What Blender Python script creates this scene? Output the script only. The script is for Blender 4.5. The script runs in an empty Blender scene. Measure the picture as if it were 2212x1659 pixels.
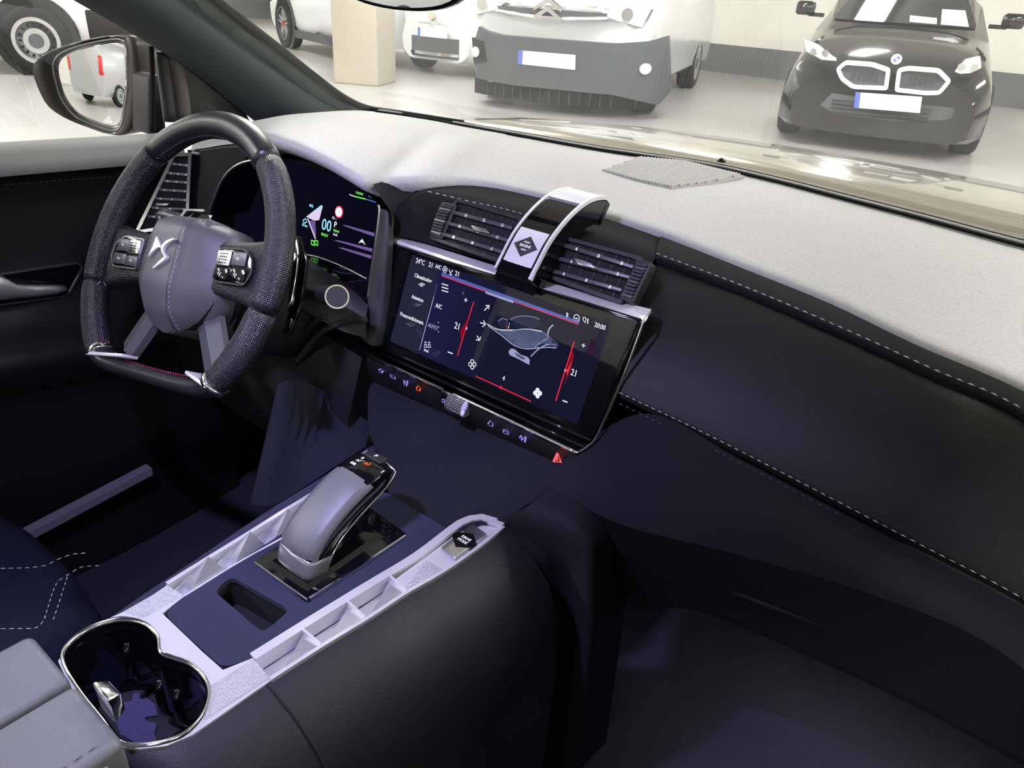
import bpy, bmesh, math, random
from mathutils import Vector, Matrix
random.seed(4)
SC = bpy.context.scene
COL = SC.collection
rad = math.radians

# ------------------------------------------------------------------ camera
IMG_W, IMG_H, FOC = 2212.0, 1659.0, 1640.0
YAW, PITCH, ROLL = rad(37.59), rad(27.99), rad(3.434)
CAM = Vector((0.4988, 0.0, 1.27))
_f = Vector((-math.sin(YAW)*math.cos(PITCH), math.cos(YAW)*math.cos(PITCH), -math.sin(PITCH)))
_r0 = Vector((math.cos(YAW), math.sin(YAW), 0)); _u0 = _r0.cross(_f)
_r = math.cos(ROLL)*_r0 + math.sin(ROLL)*_u0
_u = math.cos(ROLL)*_u0 - math.sin(ROLL)*_r0
cd = bpy.data.cameras.new('camera'); cam = bpy.data.objects.new('camera', cd); COL.objects.link(cam)
cam.matrix_world = Matrix(((_r.x,_u.x,-_f.x,CAM.x),(_r.y,_u.y,-_f.y,CAM.y),(_r.z,_u.z,-_f.z,CAM.z),(0,0,0,1)))
cd.sensor_fit = 'HORIZONTAL'; cd.sensor_width = 36.0; cd.lens = 36.0*FOC/IMG_W
cd.clip_start = 0.01; cd.clip_end = 200
SC.camera = cam

# ------------------------------------------------------------------ world, exposure
SC.view_settings.view_transform = 'Standard'
try: SC.view_settings.look = 'None'
except Exception: pass
SC.view_settings.gamma = 1.0
SC.view_settings.use_curve_mapping = False
SC.view_settings.exposure = 0.0
wd = bpy.data.worlds.new('garage_air'); SC.world = wd; wd.use_nodes = True
wd.node_tree.nodes['Background'].inputs[0].default_value = (1.0, .98, .95, 1)
wd.node_tree.nodes['Background'].inputs[1].default_value = 0.02
LAMP_W = 84.0        # emission of the garage ceiling panels
DOME_W = 4.6         # watts of the cabin reading lamp

# ------------------------------------------------------------------ pixel -> place
def ray(px, py): return _f + (px-IMG_W/2)/FOC*_r - (py-IMG_H/2)/FOC*_u
def PP(px, py, p0, n):
    d = ray(px, py); return CAM + d*((p0-CAM).dot(n)/d.dot(n))
def PX(px, py, x): return PP(px, py, Vector((x,0,0)), Vector((1,0,0)))
def PY(px, py, y): return PP(px, py, Vector((0,y,0)), Vector((0,1,0)))
def PZ(px, py, z): return PP(px, py, Vector((0,0,z)), Vector((0,0,1)))
def V(*a): return Vector(a)
class Fr:
    """a plane: origin, right, up, normal"""
    def __init__(s, o, ux, uy):
        s.o = Vector(o); s.x = Vector(ux).normalized(); s.y = Vector(uy).normalized(); s.n = s.x.cross(s.y).normalized()
    def pt(s, a, b, h=0): return s.o + s.x*a + s.y*b + s.n*h
    def px(s, x, y, h=0):
        q = PP(x, y, s.o+s.n*h, s.n)-s.o; return (q.dot(s.x), q.dot(s.y))
    def pxs(s, L, h=0): return [s.px(x, y, h) for x, y in L]

# ------------------------------------------------------------------ materials
MT = {}
def mat(name, col, rough=.5, metal=0.0, noise=0, nscale=400, bump=0, bscale=600, spec=.5, coat=0, emis=None, estr=0, sheen=0, trans=0, dots=0, dscale=900):
    if name in MT: return MT[name]
    m = bpy.data.materials.new(name); m.use_nodes = True; nt = m.node_tree; b = nt.nodes['Principled BSDF']
    b.inputs['Base Color'].default_value = (*col, 1); b.inputs['Roughness'].default_value = rough
    b.inputs['Metallic'].default_value = metal; b.inputs['Specular IOR Level'].default_value = spec
    b.inputs['Coat Weight'].default_value = coat; b.inputs['Coat Roughness'].default_value = .04
    b.inputs['Sheen Weight'].default_value = sheen
    b.inputs['Transmission Weight'].default_value = trans
    if emis:
        b.inputs['Emission Color'].default_value = (*emis, 1); b.inputs['Emission Strength'].default_value = estr
    tc = nt.nodes.new('ShaderNodeTexCoord')
    if noise:
        n = nt.nodes.new('ShaderNodeTexNoise'); n.inputs['Scale'].default_value = nscale; n.inputs['Detail'].default_value = 4
        nt.links.new(tc.outputs['Object'], n.inputs['Vector'])
        mx = nt.nodes.new('ShaderNodeMixRGB'); mx.blend_type = 'MULTIPLY'; mx.inputs[0].default_value = 1
        mx.inputs[1].default_value = (*col, 1)
        cr = nt.nodes.new('ShaderNodeValToRGB'); a = 1-noise; cr.color_ramp.elements[0].color = (a,a,a,1); cr.color_ramp.elements[1].color = (1+noise*.3,)*3+(1,)
        cr.color_ramp.elements[0].position = .3; cr.color_ramp.elements[1].position = .7
        nt.links.new(n.outputs['Fac'], cr.inputs['Fac']); nt.links.new(cr.outputs['Color'], mx.inputs[2]); nt.links.new(mx.outputs['Color'], b.inputs['Base Color'])
    if bump:
        n2 = nt.nodes.new('ShaderNodeTexVoronoi' if bscale > 300 else 'ShaderNodeTexNoise'); n2.inputs['Scale'].default_value = bscale
        nt.links.new(tc.outputs['Object'], n2.inputs['Vector'])
        bp = nt.nodes.new('ShaderNodeBump'); bp.inputs['Strength'].default_value = bump; bp.inputs['Distance'].default_value = .0006
        nt.links.new(n2.outputs[0], bp.inputs['Height']); nt.links.new(bp.outputs['Normal'], b.inputs['Normal'])
    if dots:      # regular woven / perforated relief from the mesh's own UV in metres
        uv = nt.nodes.new('ShaderNodeUVMap'); uv.uv_map = 'UVMap'
        sp = nt.nodes.new('ShaderNodeSeparateXYZ'); nt.links.new(uv.outputs[0], sp.inputs[0])
        def mth(op, a, bb):
            q = nt.nodes.new('ShaderNodeMath'); q.operation = op
            for i, z in enumerate((a, bb)):
                if z is None: continue
                if isinstance(z, (int, float)): q.inputs[i].default_value = z
                else: nt.links.new(z, q.inputs[i])
            return q.outputs[0]
        A = mth('ADD', sp.outputs[0], sp.outputs[1]); B = mth('SUBTRACT', sp.outputs[0], sp.outputs[1])
        s1 = mth('SINE', mth('MULTIPLY', A, dscale), None); s2 = mth('SINE', mth('MULTIPLY', B, dscale), None)
        hgt = mth('MULTIPLY', s1, s2)
        bp = nt.nodes.new('ShaderNodeBump'); bp.inputs['Strength'].default_value = dots; bp.inputs['Distance'].default_value = .0008
        nt.links.new(hgt, bp.inputs['Height']); nt.links.new(bp.outputs['Normal'], b.inputs['Normal'])
    MT[name] = m; return m
def glow(name, col, s=1.0):
    if name in MT: return MT[name]
    m = bpy.data.materials.new(name); m.use_nodes = True; nt = m.node_tree; nt.nodes.clear()
    e = nt.nodes.new('ShaderNodeEmission'); o = nt.nodes.new('ShaderNodeOutputMaterial')
    e.inputs[0].default_value = (*col, 1); e.inputs[1].default_value = s
    nt.links.new(e.outputs[0], o.inputs[0]); MT[name] = m; return m
def pane_mat(name, tint=(1,1,1), ior=1.5, refl=1.0):
    """thin sheet of glass: lets light straight through and mirrors by Fresnel"""
    if name in MT: return MT[name]
    m = bpy.data.materials.new(name); m.use_nodes = True; nt = m.node_tree; nt.nodes.clear()
    t = nt.nodes.new('ShaderNodeBsdfTransparent'); t.inputs[0].default_value = (*tint, 1)
    g = nt.nodes.new('ShaderNodeBsdfGlossy'); g.inputs['Roughness'].default_value = 0.0
    lw = nt.nodes.new('ShaderNodeLayerWeight'); lw.inputs[0].default_value = .5
    pw = nt.nodes.new('ShaderNodeMath'); pw.operation = 'POWER'; pw.inputs[1].default_value = 5; nt.links.new(lw.outputs['Facing'], pw.inputs[0])
    r0 = ((ior-1)/(ior+1))**2*refl
    fr = nt.nodes.new('ShaderNodeMath'); fr.operation = 'MULTIPLY_ADD'; fr.inputs[1].default_value = 1-r0; fr.inputs[2].default_value = r0; nt.links.new(pw.outputs[0], fr.inputs[0])
    mx = nt.nodes.new('ShaderNodeMixShader'); o = nt.nodes.new('ShaderNodeOutputMaterial')
    nt.links.new(fr.outputs[0], mx.inputs[0]); nt.links.new(t.outputs[0], mx.inputs[1]); nt.links.new(g.outputs[0], mx.inputs[2]); nt.links.new(mx.outputs[0], o.inputs[0])
    MT[name] = m; return m

# cabin
mat('dash_vinyl', (.40,.40,.39), .55, bump=.25, bscale=900, noise=.12, nscale=300)
mat('suede', (.009,.009,.010), .95, noise=.25, nscale=900, spec=.2)
mat('suede_blue', (.025,.026,.052), .95, noise=.22, nscale=700, spec=.2)
mat('suede_dark', (.010,.010,.014), .95, noise=.2, nscale=700, spec=.2)
mat('facet_metal', (.66,.66,.68), .22, metal=.75)
mat('flank_leather', (.011,.011,.0125), .5, spec=.3, bump=.25, bscale=1100)
mat('leather', (.0065,.0065,.0068), .5, spec=.25, bump=.25, bscale=1100)
mat('leather_grey', (.115,.118,.12), .45, bump=.25, bscale=1200)
mat('hub_leather', (.075,.073,.078), .45, bump=.15, bscale=1600)
mat('rim_leather', (.016,.0155,.018), .30, bump=.12, bscale=1500)
mat('rim_perforated', (.014,.0135,.017), .32, dots=.55, dscale=1500)
mat('black_plastic', (.008,.008,.009), .5, bump=.15, bscale=1200)
mat('trim_plastic', (.028,.028,.030), .5, bump=.2, bscale=1000)
mat('pillar_cloth', (.075,.085,.088), .85, noise=.2, nscale=600)
mat('gloss_black', (.003,.003,.004), .08, coat=.1, spec=.4)
mat('dark_void', (.003,.003,.003), .8)
mat('rubber', (.004,.004,.004), .7, spec=.2)
mat('satin_metal', (.62,.62,.64), .28, metal=1)
mat('bright_metal', (.82,.82,.84), .14, metal=1)
mat('rail_metal', (.56,.56,.57), .34, metal=.4)
mat('ledge_metal', (.85,.85,.85), .32, metal=.4)
mat('knurled_metal', (.62,.62,.65), .38, metal=.45, dots=1.0, dscale=1500)
mat('vent_grey', (.06,.06,.062), .4)
mat('slat_grey', (.055,.055,.058), .35)
mat('thread_light', (.55,.55,.53), .8)
mat('thread_violet', (.42,.36,.62), .8)
mat('thread_red', (.55,.04,.16), .7)
mat('carpet', (.03,.028,.045), 1.0, noise=.5, nscale=900, bump=.8, bscale=1500)
mat('seat_fabric', (.008,.009,.022), .95, noise=.2, nscale=900, spec=.15)
mat('rubber_mat', (.10,.095,.2), .7, dots=1.0, dscale=2200)
mat('headliner', (.07,.07,.07), .95)
mat('white_print', (.75,.75,.75), .6, emis=(1,1,1), estr=.25)
glow('scr_white', (.92,.92,1.0), 1.0); glow('scr_soft', (.45,.47,.75), .8); glow('scr_red', (1.0,.03,.06), .9); glow('scr_reddim', (.42,.008,.03), .6)
glow('scr_cyan', (.35,.85,1.0), 1.0); glow('scr_green', (.2,1.0,.12), .9); glow('scr_blue', (.10,.15,.5), .9)
glow('scr_orange', (1.0,.12,.02), 1.2); glow('icon_violet', (.42,.30,1.0), 1.0); glow('scr_violet', (.20,.13,.42), .8); glow('scr_pink', (.85,.7,.95), .9)
glow('scr_ghost', (.02,.025,.07), .8); glow('scr_ghost2', (.09,.115,.22), .8); glow('scr_grey', (.02,.02,.045), 1.0)
# garage
mat('wall_paint', (.92,.89,.80), .8, noise=.05, nscale=1.5)
mat('grey_band', (.16,.165,.17), .6)
mat('concrete_floor', (.40,.39,.375), .32, noise=.12, nscale=.8, spec=.4)
mat('column_paint', (.58,.53,.43), .8, noise=.06, nscale=3)
mat('ceiling_paint', (.72,.71,.68), .9)
mat('car_white', (.82,.83,.83), .22, coat=.7)
mat('car_black', (.006,.006,.007), .12, coat=.8)
mat('car_bronze', (.42,.38,.31), .24, metal=.75, coat=.8)
mat('car_silver', (.55,.56,.58), .25, metal=.5, coat=.6)
mat('bumper_grey', (.085,.09,.098), .55)
mat('tyre', (.012,.012,.012), .8)
mat('wheel_steel', (.50,.50,.50), .35, metal=.5)
mat('alloy_dark', (.16,.16,.17), .3, metal=.7)
mat('lamp_glass', (.75,.77,.78), .08, coat=1, spec=.8)
mat('plate_white', (.85,.87,.9), .4)
mat('plate_blue', (.12,.18,.62), .4)
mat('car_glass', (.010,.013,.013), .04, coat=1)
mat('paper_white', (.9,.9,.92), .8)
mat('tail_red', (.6,.02,.02), .2, coat=.8)
mat('mirror_silver', (.92,.93,.92), .0, metal=1)
glow('lamp_panel', (1.0,.99,.97), LAMP_W)
glow('dome_lens', (.62,.55,1.0), 6)
pane_mat('windscreen_sheet', (.95,.97,.95), 1.52, 2.9); pane_mat('screen_glass', (.97,.97,.98), 1.3)

# ------------------------------------------------------------------ mesh helpers
WM = {}
def link(name, me, m=None, parent=None, smooth=False):
    o = bpy.data.objects.new(name, me); COL.objects.link(o)
    if m is not None: me.materials.append(MT[m] if isinstance(m, str) else m)
    if parent is not None:
        o.parent = parent
        if parent.name in WM: o.matrix_parent_inverse = WM[parent.name].inverted()
    if smooth:
        for p in me.polygons: p.use_smooth = True
    return o
def mesh(name, verts, faces, m, parent=None, smooth=False):
    me = bpy.data.meshes.new(name); me.from_pydata([tuple(v) for v in verts], [], faces); me.validate(); me.update()
    bm = bmesh.new(); bm.from_mesh(me); bmesh.ops.recalc_face_normals(bm, faces=bm.faces); bm.to_mesh(me); bm.free()
    return link(name, me, m, parent, smooth)
def thing(name, label, cat, loc=(0,0,0), group=None, rz=0, local=False):
    o = bpy.data.objects.new(name, None); COL.objects.link(o); o.empty_display_size = .05
    o.location = loc; o.rotation_euler = (0,0,rz); o['label'] = label; o['category'] = cat
    if group: o['group'] = group
    if not local: WM[o.name] = Matrix.Translation(Vector(loc)) @ Matrix.Rotation(rz, 4, 'Z')
    return o
def tag(o, label, cat, group=None):
    o['label'] = label; o['category'] = cat
    if group: o['group'] = group
    return o
def struct(o, label=None):
    o['kind'] = 'structure'
    if label: o['label'] = label
    return o
def bev(o, w, seg=2, ang=35):
    b = o.modifiers.new('bevel', 'BEVEL'); b.width = w; b.segments = seg; b.limit_method = 'ANGLE'; b.angle_limit = rad(ang)
    for p in o.data.polygons: p.use_smooth = True
    return o
def solid(o, t, off=-1):
    s = o.modifiers.new('solid', 'SOLIDIFY'); s.thickness = t; s.offset = off; return o
def subd(o, n=1):
    s = o.modifiers.new('subd', 'SUBSURF'); s.levels = n; s.render_levels = n; return o
def cr(pts, n=6, closed=False):
    """Catmull-Rom through points"""
    P = [Vector(p) for p in pts]; L = len(P); out = []
    rng = range(L if closed else L-1)
    for i in rng:
        p1, p2 = P[i], P[(i+1) % L]
        p0 = P[(i-1) % L] if (closed or i > 0) else p1*2-p2
        p3 = P[(i+2) % L] if (closed or i+2 < L) else p2*2-p1
        for k in range(n):
            t = k/n
            out.append(.5*((2*p1)+(p2-p0)*t+(2*p0-5*p1+4*p2-p3)*t*t+(3*p1-p0-3*p2+p3)*t**3))
    if not closed: out.append(P[-1])
    return out
def resample(P, n, closed=False):
    P = [Vector(p) for p in P]
    if closed: P = P+[P[0]]
    d = [0]
    for a, b in zip(P, P[1:]): d.append(d[-1]+(b-a).length)
    out = []; j = 0
    m = n if closed else n-1
    for i in range(n):
        t = d[-1]*i/m
        while j < len(d)-2 and d[j+1] < t: j += 1
        w = (t-d[j])/max(d[j+1]-d[j], 1e-9); out.append(P[j].lerp(P[j+1], w))
    return out
def loft(name, rows, m, parent=None, smooth=True, cu=False, cv=False, caps=False, uv=True):
    """grid through equal-length rows; cu closes each row, cv closes the stack"""
    R, N = len(rows), len(rows[0]); vs = [v for r in rows for v in r]; fs = []
    for i in range(R if cv else R-1):
        for j in range(N if cu else N-1):
            a = i*N+j; b = i*N+(j+1) % N; c = ((i+1) % R)*N+(j+1) % N; d = ((i+1) % R)*N+j
            fs.append((a, b, c, d))
    nq = len(fs)
    if caps and cu: fs += [tuple(range(N-1, -1, -1)), tuple(range((R-1)*N, R*N))]
    me = bpy.data.meshes.new(name); me.from_pydata([tuple(v) for v in vs], [], fs)
    if uv:
        ul = me.uv_layers.new(name='UVMap'); U = [0]
        mid = rows[R//2]
        for j in range(N): U.append(U[-1]+(mid[(j+1) % N]-mid[j]).length)
        W = [0]; q = N//3
        for i in range(R): W.append(W[-1]+(rows[(i+1) % R][q]-rows[i][q]).length)
        k = 0
        for i in range(R if cv else R-1):
            for j in range(N if cu else N-1):
                for (x, y) in ((j, i), (j+1, i), (j+1, i+1), (j, i+1)):
                    ul.data[k].uv = (U[x], W[y]); k += 1
    bm = bmesh.new(); bm.from_mesh(me); bmesh.ops.recalc_face_normals(bm, faces=bm.faces); bm.to_mesh(me); bm.free()
    return link(name, me, m, parent, smooth)
def tube_geo(path, r, seg=8, closed=False):
    P = [Vector(p) for p in path]; L = len(P); rows = []; pn = None
    for i in range(L):
        a = P[(i-1) % L] if (closed or i > 0) else P[i]; b = P[(i+1) % L] if (closed or i < L-1) else P[i]
        t = (b-a).normalized()
        if pn is None:
            pn = t.cross(Vector((0,0,1)));
            if pn.length < .1: pn = t.cross(Vector((1,0,0)))
        pn = (pn-t*pn.dot(t)).normalized(); bn = t.cross(pn)
        rr = r[i] if isinstance(r, (list, tuple)) else r
        rows.append([P[i]+pn*math.cos(2*math.pi*k/seg)*rr+bn*math.sin(2*math.pi*k/seg)*rr for k in range(seg)])
    return rows
def tube(name, path, r, m, parent=None, seg=8, closed=False):
    return loft(name, tube_geo(path, r, seg, closed), m, parent, True, cu=True, cv=closed, caps=not closed, uv=False)
def prism(name, fr, pts, h0, h1, m, parent=None, bevel=0, depth=None, smooth=False, seg=2):
    """polygon on a plane given thickness; depth(a,b) bends it"""
    n = len(pts); d = depth or (lambda a, b: 0)
    vs = [fr.pt(a, b, h0+d(a, b)) for a, b in pts]+[fr.pt(a, b, h1+d(a, b)) for a, b in pts]
    fs = [tuple(range(n-1, -1, -1)), tuple(range(n, 2*n))]+[(i, (i+1) % n, n+(i+1) % n, n+i) for i in range(n)]
    o = mesh(name, vs, fs, m, parent, smooth)
    if bevel: bev(o, bevel, seg)
    return o
def ring(name, fr, outer, inner, h0, h1, m, parent=None, bevel=0, depth=None):
    """frame between two outlines with the same number of points"""
    n = len(outer); d = depth or (lambda a, b: 0)
    vs = []
    for L, h in ((outer, h0), (outer, h1), (inner, h1), (inner, h0)): vs += [fr.pt(a, b, h+d(a, b)) for a, b in L]
    fs = []
    for k in range(4):
        for i in range(n):
            j = (i+1) % n; fs.append((k*n+i, k*n+j, ((k+1) % 4)*n+j, ((k+1) % 4)*n+i))
    o = mesh(name, vs, fs, m, parent)
    if bevel: bev(o, bevel)
    return o
def box(name, c, s, m, parent=None, bevel=0, rot=None):
    x, y, z = s[0]/2, s[1]/2, s[2]/2; c = Vector(c)
    vs = [Vector(p) for p in ((-x,-y,-z),(x,-y,-z),(x,y,-z),(-x,y,-z),(-x,-y,z),(x,-y,z),(x,y,z),(-x,y,z))]
    if rot is not None: vs = [rot @ v for v in vs]
    o = mesh(name, [c+v for v in vs], [(0,3,2,1),(4,5,6,7),(0,1,5,4),(1,2,6,5),(2,3,7,6),(3,0,4,7)], m, parent)
    if bevel: bev(o, bevel)
    return o
def off2(pts, d):
    """inset a convex-ish outline by d"""
    n = len(pts); A = sum(pts[i][0]*pts[(i+1) % n][1]-pts[(i+1) % n][0]*pts[i][1] for i in range(n)); s = 1 if A > 0 else -1; out = []
    for i in range(n):
        p0, p1, p2 = Vector(pts[i-1]), Vector(pts[i]), Vector(pts[(i+1) % n])
        e1 = (p1-p0).normalized(); e2 = (p2-p1).normalized()
        n1 = Vector((-e1.y, e1.x))*s; n2 = Vector((-e2.y, e2.x))*s
        b = n1+n2; L = b.length
        b = n1 if L < 1e-6 else b/L; k = d/max(b.dot(n1), .35)
        out.append(tuple(p1+b*k))
    return out
def rnd(pts, r, seg=4):
    """round the corners of an outline"""
    n = len(pts); out = []
    for i in range(n):
        p0, p1, p2 = Vector(pts[i-1]), Vector(pts[i]), Vector(pts[(i+1) % n])
        ri = min(r, (p0-p1).length*.45, (p2-p1).length*.45)
        a = p1+(p0-p1).normalized()*ri; b = p1+(p2-p1).normalized()*ri
        for k in range(seg+1):
            t = k/seg; out.append(tuple(a*(1-t)**2+p1*2*t*(1-t)+b*t*t))
    return out
def stroke(name, fr, pts, w, h, m, parent=None, closed=False, t=.0004):
    """flat line of width w drawn on a plane"""
    P = [Vector(p) for p in pts]; n = len(P); L = []; Rr = []
    for i in range(n):
        a = P[i-1] if (closed or i > 0) else P[i]; b = P[(i+1) % n] if (closed or i < n-1) else P[i]
        d = (b-a).normalized(); q = Vector((-d.y, d.x))*w/2; L.append(P[i]+q); Rr.append(P[i]-q)
    vs = [fr.pt(p.x, p.y, h+t) for p in L]+[fr.pt(p.x, p.y, h+t) for p in Rr]
    fs = [(i, (i+1) % n, n+(i+1) % n, n+i) for i in range(n if closed else n-1)]
    return mesh(name, vs, fs, m, parent)
def joined(name, polys, m, parent=None, smooth=False):
    vs = []; fs = []
    for pv, pf in polys:
        k = len(vs); vs += pv; fs += [tuple(k+i for i in f) for f in pf]
    return mesh(name, vs, fs, m, parent, smooth)
def text(body, fr, a, b, h, size, m, parent, align='CENTER', name='lettering', sx=1.0, rot=0, depth=0.0002, shear=0):
    cu = bpy.data.curves.new('t', 'FONT'); cu.body = body; cu.size = size/.70; cu.align_x = align; cu.align_y = 'CENTER'; cu.extrude = depth; cu.resolution_u = 3; cu.shear = shear
    to = bpy.data.objects.new('t', cu); COL.objects.link(to)
    dg = bpy.context.evaluated_depsgraph_get(); me = bpy.data.meshes.new_from_object(to.evaluated_get(dg))
    bpy.data.objects.remove(to); bpy.data.curves.remove(cu)
    c_, s_ = math.cos(rot), math.sin(rot)
    for v in me.vertices:
        x, y, z = v.co.x*sx, v.co.y, v.co.z; v.co = fr.pt(a+x*c_-y*s_, b+x*s_+y*c_, h+depth+z)
    me.materials.clear(); return link(name, me, m, parent)
def stitch(name, pts, m, parent, seg=.0055, gap=.0035, r=.0007, n=None, lift=V(0,0,0)):
    """a run of separate thread stitches along a path (too small to pick apart: one part)"""
    P = [Vector(p)+lift for p in pts]; L = sum((b-a).length for a, b in zip(P, P[1:])); k = max(2, int(L/(seg+gap)))
    Q = resample(P, k*4+1); polys = []
    for i in range(k):
        a = Q[i*4]; b = Q[i*4+3] if i*4+3 < len(Q) else Q[-1]
        d = (b-a).normalized(); s = d.cross(Vector((0,0,1)));
        if s.length < .1: s = d.cross(Vector((0,1,0)))
        s = s.normalized()*r; u = s.cross(d).normalized()*r
        m_ = (a+b)/2+u*.6
        polys.append(([a, m_+s, b, m_-s, m_+u, m_-u], [(0,1,4),(1,2,4),(2,3,4),(3,0,4),(1,0,5),(2,1,5),(3,2,5),(0,3,5)]))
    o = joined(name, polys, m, parent); o['kind'] = 'stuff'; return o
# ================================================================== garage shell
def quad(name, pts, m): return mesh(name, [Vector(p) for p in pts], [tuple(range(len(pts)))], m)
GX0, GX1, GY0, GY1, GH = -19.0, 9.0, -15.0, 13.8, 2.95
fl = box('floor', ((GX0+GX1)/2, (GY0+GY1)/2, -.05), (GX1-GX0, GY1-GY0, .1), 'concrete_floor'); struct(fl, 'pale polished concrete garage floor')
ce = box('ceiling', ((GX0+GX1)/2, (GY0+GY1)/2, GH+.05), (GX1-GX0, GY1-GY0, .1), 'ceiling_paint'); struct(ce, 'pale concrete garage ceiling')
struct(box('wall_front', ((GX0+GX1)/2, GY1+.1, GH/2), (GX1-GX0, .2, GH), 'wall_paint'), 'cream painted wall behind the parked cars')
struct(box('wall_back', ((GX0+GX1)/2, GY0-.1, GH/2), (GX1-GX0, .2, GH), 'wall_paint'), 'cream painted wall behind the car')
struct(box('wall_left', (GX0-.1, (GY0+GY1)/2, GH/2), (.2, GY1-GY0, GH), 'wall_paint'), 'cream painted wall far left')
struct(box('wall_right', (GX1+.1, (GY0+GY1)/2, GH/2), (.2, GY1-GY0, GH), 'wall_paint'), 'cream painted wall on the right')
struct(box('baseboard_front', ((GX0+GX1)/2, GY1-.02, .23), (GX1-GX0, .04, .46), 'grey_band'), 'dark grey band along the foot of the wall')
struct(box('baseboard_left', (GX0+.02, (GY0+GY1)/2, .23), (.04, GY1-GY0, .46), 'grey_band'), 'dark grey band along the left wall')
# ceiling light panels
k = 0
for ix, x in enumerate((-14.5, -10.5, -6.5, -2.6, 1.2, 5.2)):
    for iy, y in enumerate((-11.5, -6.5, -1.6, 2.6, 6.4, 10.6)):
        t = thing('ceiling_light', 'slim white light panel on the garage ceiling', 'ceiling light', (x, y, GH-.08), group='garage ceiling lights')
        box('housing', (x, y, GH-.03), (.36, 1.36, .06), 'car_white', t)
        box('diffuser', (x, y, GH-.07), (.30, 1.30, .02), 'lamp_panel', t)
# square column
A, B_, C_ = PZ(722,179,0), PZ(817,187,0), PZ(856,177,0)
cx0, cx1, cy0, cy1 = A.x, B_.x, (A.y+B_.y)/2, C_.y
t = thing('column', 'square beige concrete column standing before the small white car', 'column', ((cx0+cx1)/2, (cy0+cy1)/2, 0))
D_ = A+C_-B_; vs = [V(p.x,p.y,0) for p in (A,B_,C_,D_)]; vs += [v+V(0,0,GH) for v in vs]
bev(mesh('shaft', vs, [(0,3,2,1),(4,5,6,7),(0,1,5,4),(1,2,6,5),(2,3,7,6),(3,0,4,7)], 'column_paint', t), .015)
tag(bev(box('column', (-5.6, -6.6, GH/2), (.5, .6, GH), 'column_paint'), .015), 'beige column behind the car, seen in the door mirror', 'column')

# ================================================================== parked cars
def shell(name, st, m, parent, n=40, capf=True):
    """st: list of (y, half profile [(x,z)...] from sill to roof centre)"""
    rows = []
    for y, pr in st:
        P = [V(x, y, z) for x, z in pr]; P = P+[V(-p.x, p.y, p.z) for p in reversed(P[:-1])]
        rows.append(resample(P, n))
    o = loft(name, rows, m, parent, True, uv=False)
    me = o.data; bm = bmesh.new(); bm.from_mesh(me); bm.verts.ensure_lookup_table()
    N = n; R = len(rows)
    bm.faces.new([bm.verts[i] for i in range(N)]); bm.faces.new([bm.verts[(R-1)*N+i] for i in range(N-1, -1, -1)])
    bmesh.ops.recalc_face_normals(bm, faces=bm.faces); bm.to_mesh(me); bm.free()
    e = o.modifiers.new('edge', 'EDGE_SPLIT'); e.split_angle = rad(40)
    for p in me.polygons: p.use_smooth = True
    return o
def disc(name, c, ax, r, m, parent, seg=24, t=.01, r2=0):
    c = Vector(c); ax = Vector(ax).normalized(); u = ax.cross(V(0,0,1)).normalized(); w = ax.cross(u)
    fr = Fr(c, u, w); pts = [(r*math.cos(2*math.pi*i/seg), r*math.sin(2*math.pi*i/seg)) for i in range(seg)]
    if r2:
        ins = [(r2*math.cos(2*math.pi*i/seg), r2*math.sin(2*math.pi*i/seg)) for i in range(seg)]
        return ring(name, fr, pts, ins, 0, t, m, parent)
    return prism(name, fr, pts, 0, t, m, parent)
def wheel(c, ax, R, w, parent, kind):
    """tyre, rim and hub; ax points outwards"""
    c = Vector(c); ax = Vector(ax).normalized(); u = ax.cross(V(0,0,1)).normalized(); z = u.cross(ax).normalized()
    prof = [(R*.66,0.0),(R*.70,.012),(R*.92,.015),(R*.985,-.01),(R,-.05),(R,-w+.05),(R*.97,-w),(R*.66,-w)]
    rows = []
    for i in range(32):
        a = 2*math.pi*i/32; rows.append([c+ax*h+(u*math.cos(a)+z*math.sin(a))*r for r, h in prof])
    ty = loft('tyre', rows, 'tyre', parent, True, cv=True, uv=False)
    m = 'wheel_steel' if kind == 'steel' else 'alloy_dark'
    fr = Fr(c, u, z)
    if fr.n.dot(ax) < 0: fr = Fr(c, -u, z)
    circ = lambda r, n=32: [(r*math.cos(2*math.pi*i/n), r*math.sin(2*math.pi*i/n)) for i in range(n)]
    prism('wheel_well_disc', fr, circ(R*.67), -w*.7, -w*.55, 'dark_void', parent)
    if kind == 'steel':
        rim = ring('rim', fr, circ(R*.67), circ(R*.56), -.04, .012, m, parent)
        prism('wheel_disc', fr, circ(R*.57), -.06, -.03, m, rim)
        ring('hub_bowl', fr, circ(R*.36), circ(R*.20), -.03, .0, m, rim)
        for i in range(16):
            a = 2*math.pi*i/16
            q = [(R*(.455+dx)*math.cos(a+da), R*(.455+dx)*math.sin(a+da)) for dx, da in ((-.045,-.06),(.045,-.07),(.045,.07),(-.045,.06))]
            prism('vent_hole', fr, q, -.03, -.027, 'dark_void', rim)
        prism('hub_cap', fr, circ(R*.21, 20), -.02, .012, 'bumper_grey', parent)
    else:
        rim = ring('rim', fr, circ(R*.67), circ(R*.60), -.05, .012, m, parent)
        for i in range(5):
            a = 2*math.pi*i/5+.3
            for s in (-1, 1):
                q = [(R*r*math.cos(a+s*da), R*r*math.sin(a+s*da)) for r, da in ((.1,.25),(.62,.10),(.62,.24),(.16,.7))]
                prism('spoke', fr, q, -.03, -.005, 'wheel_steel', rim)
        prism('hub_cap', fr, circ(R*.11, 16), -.03, .004, 'tail_red', parent)
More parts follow.
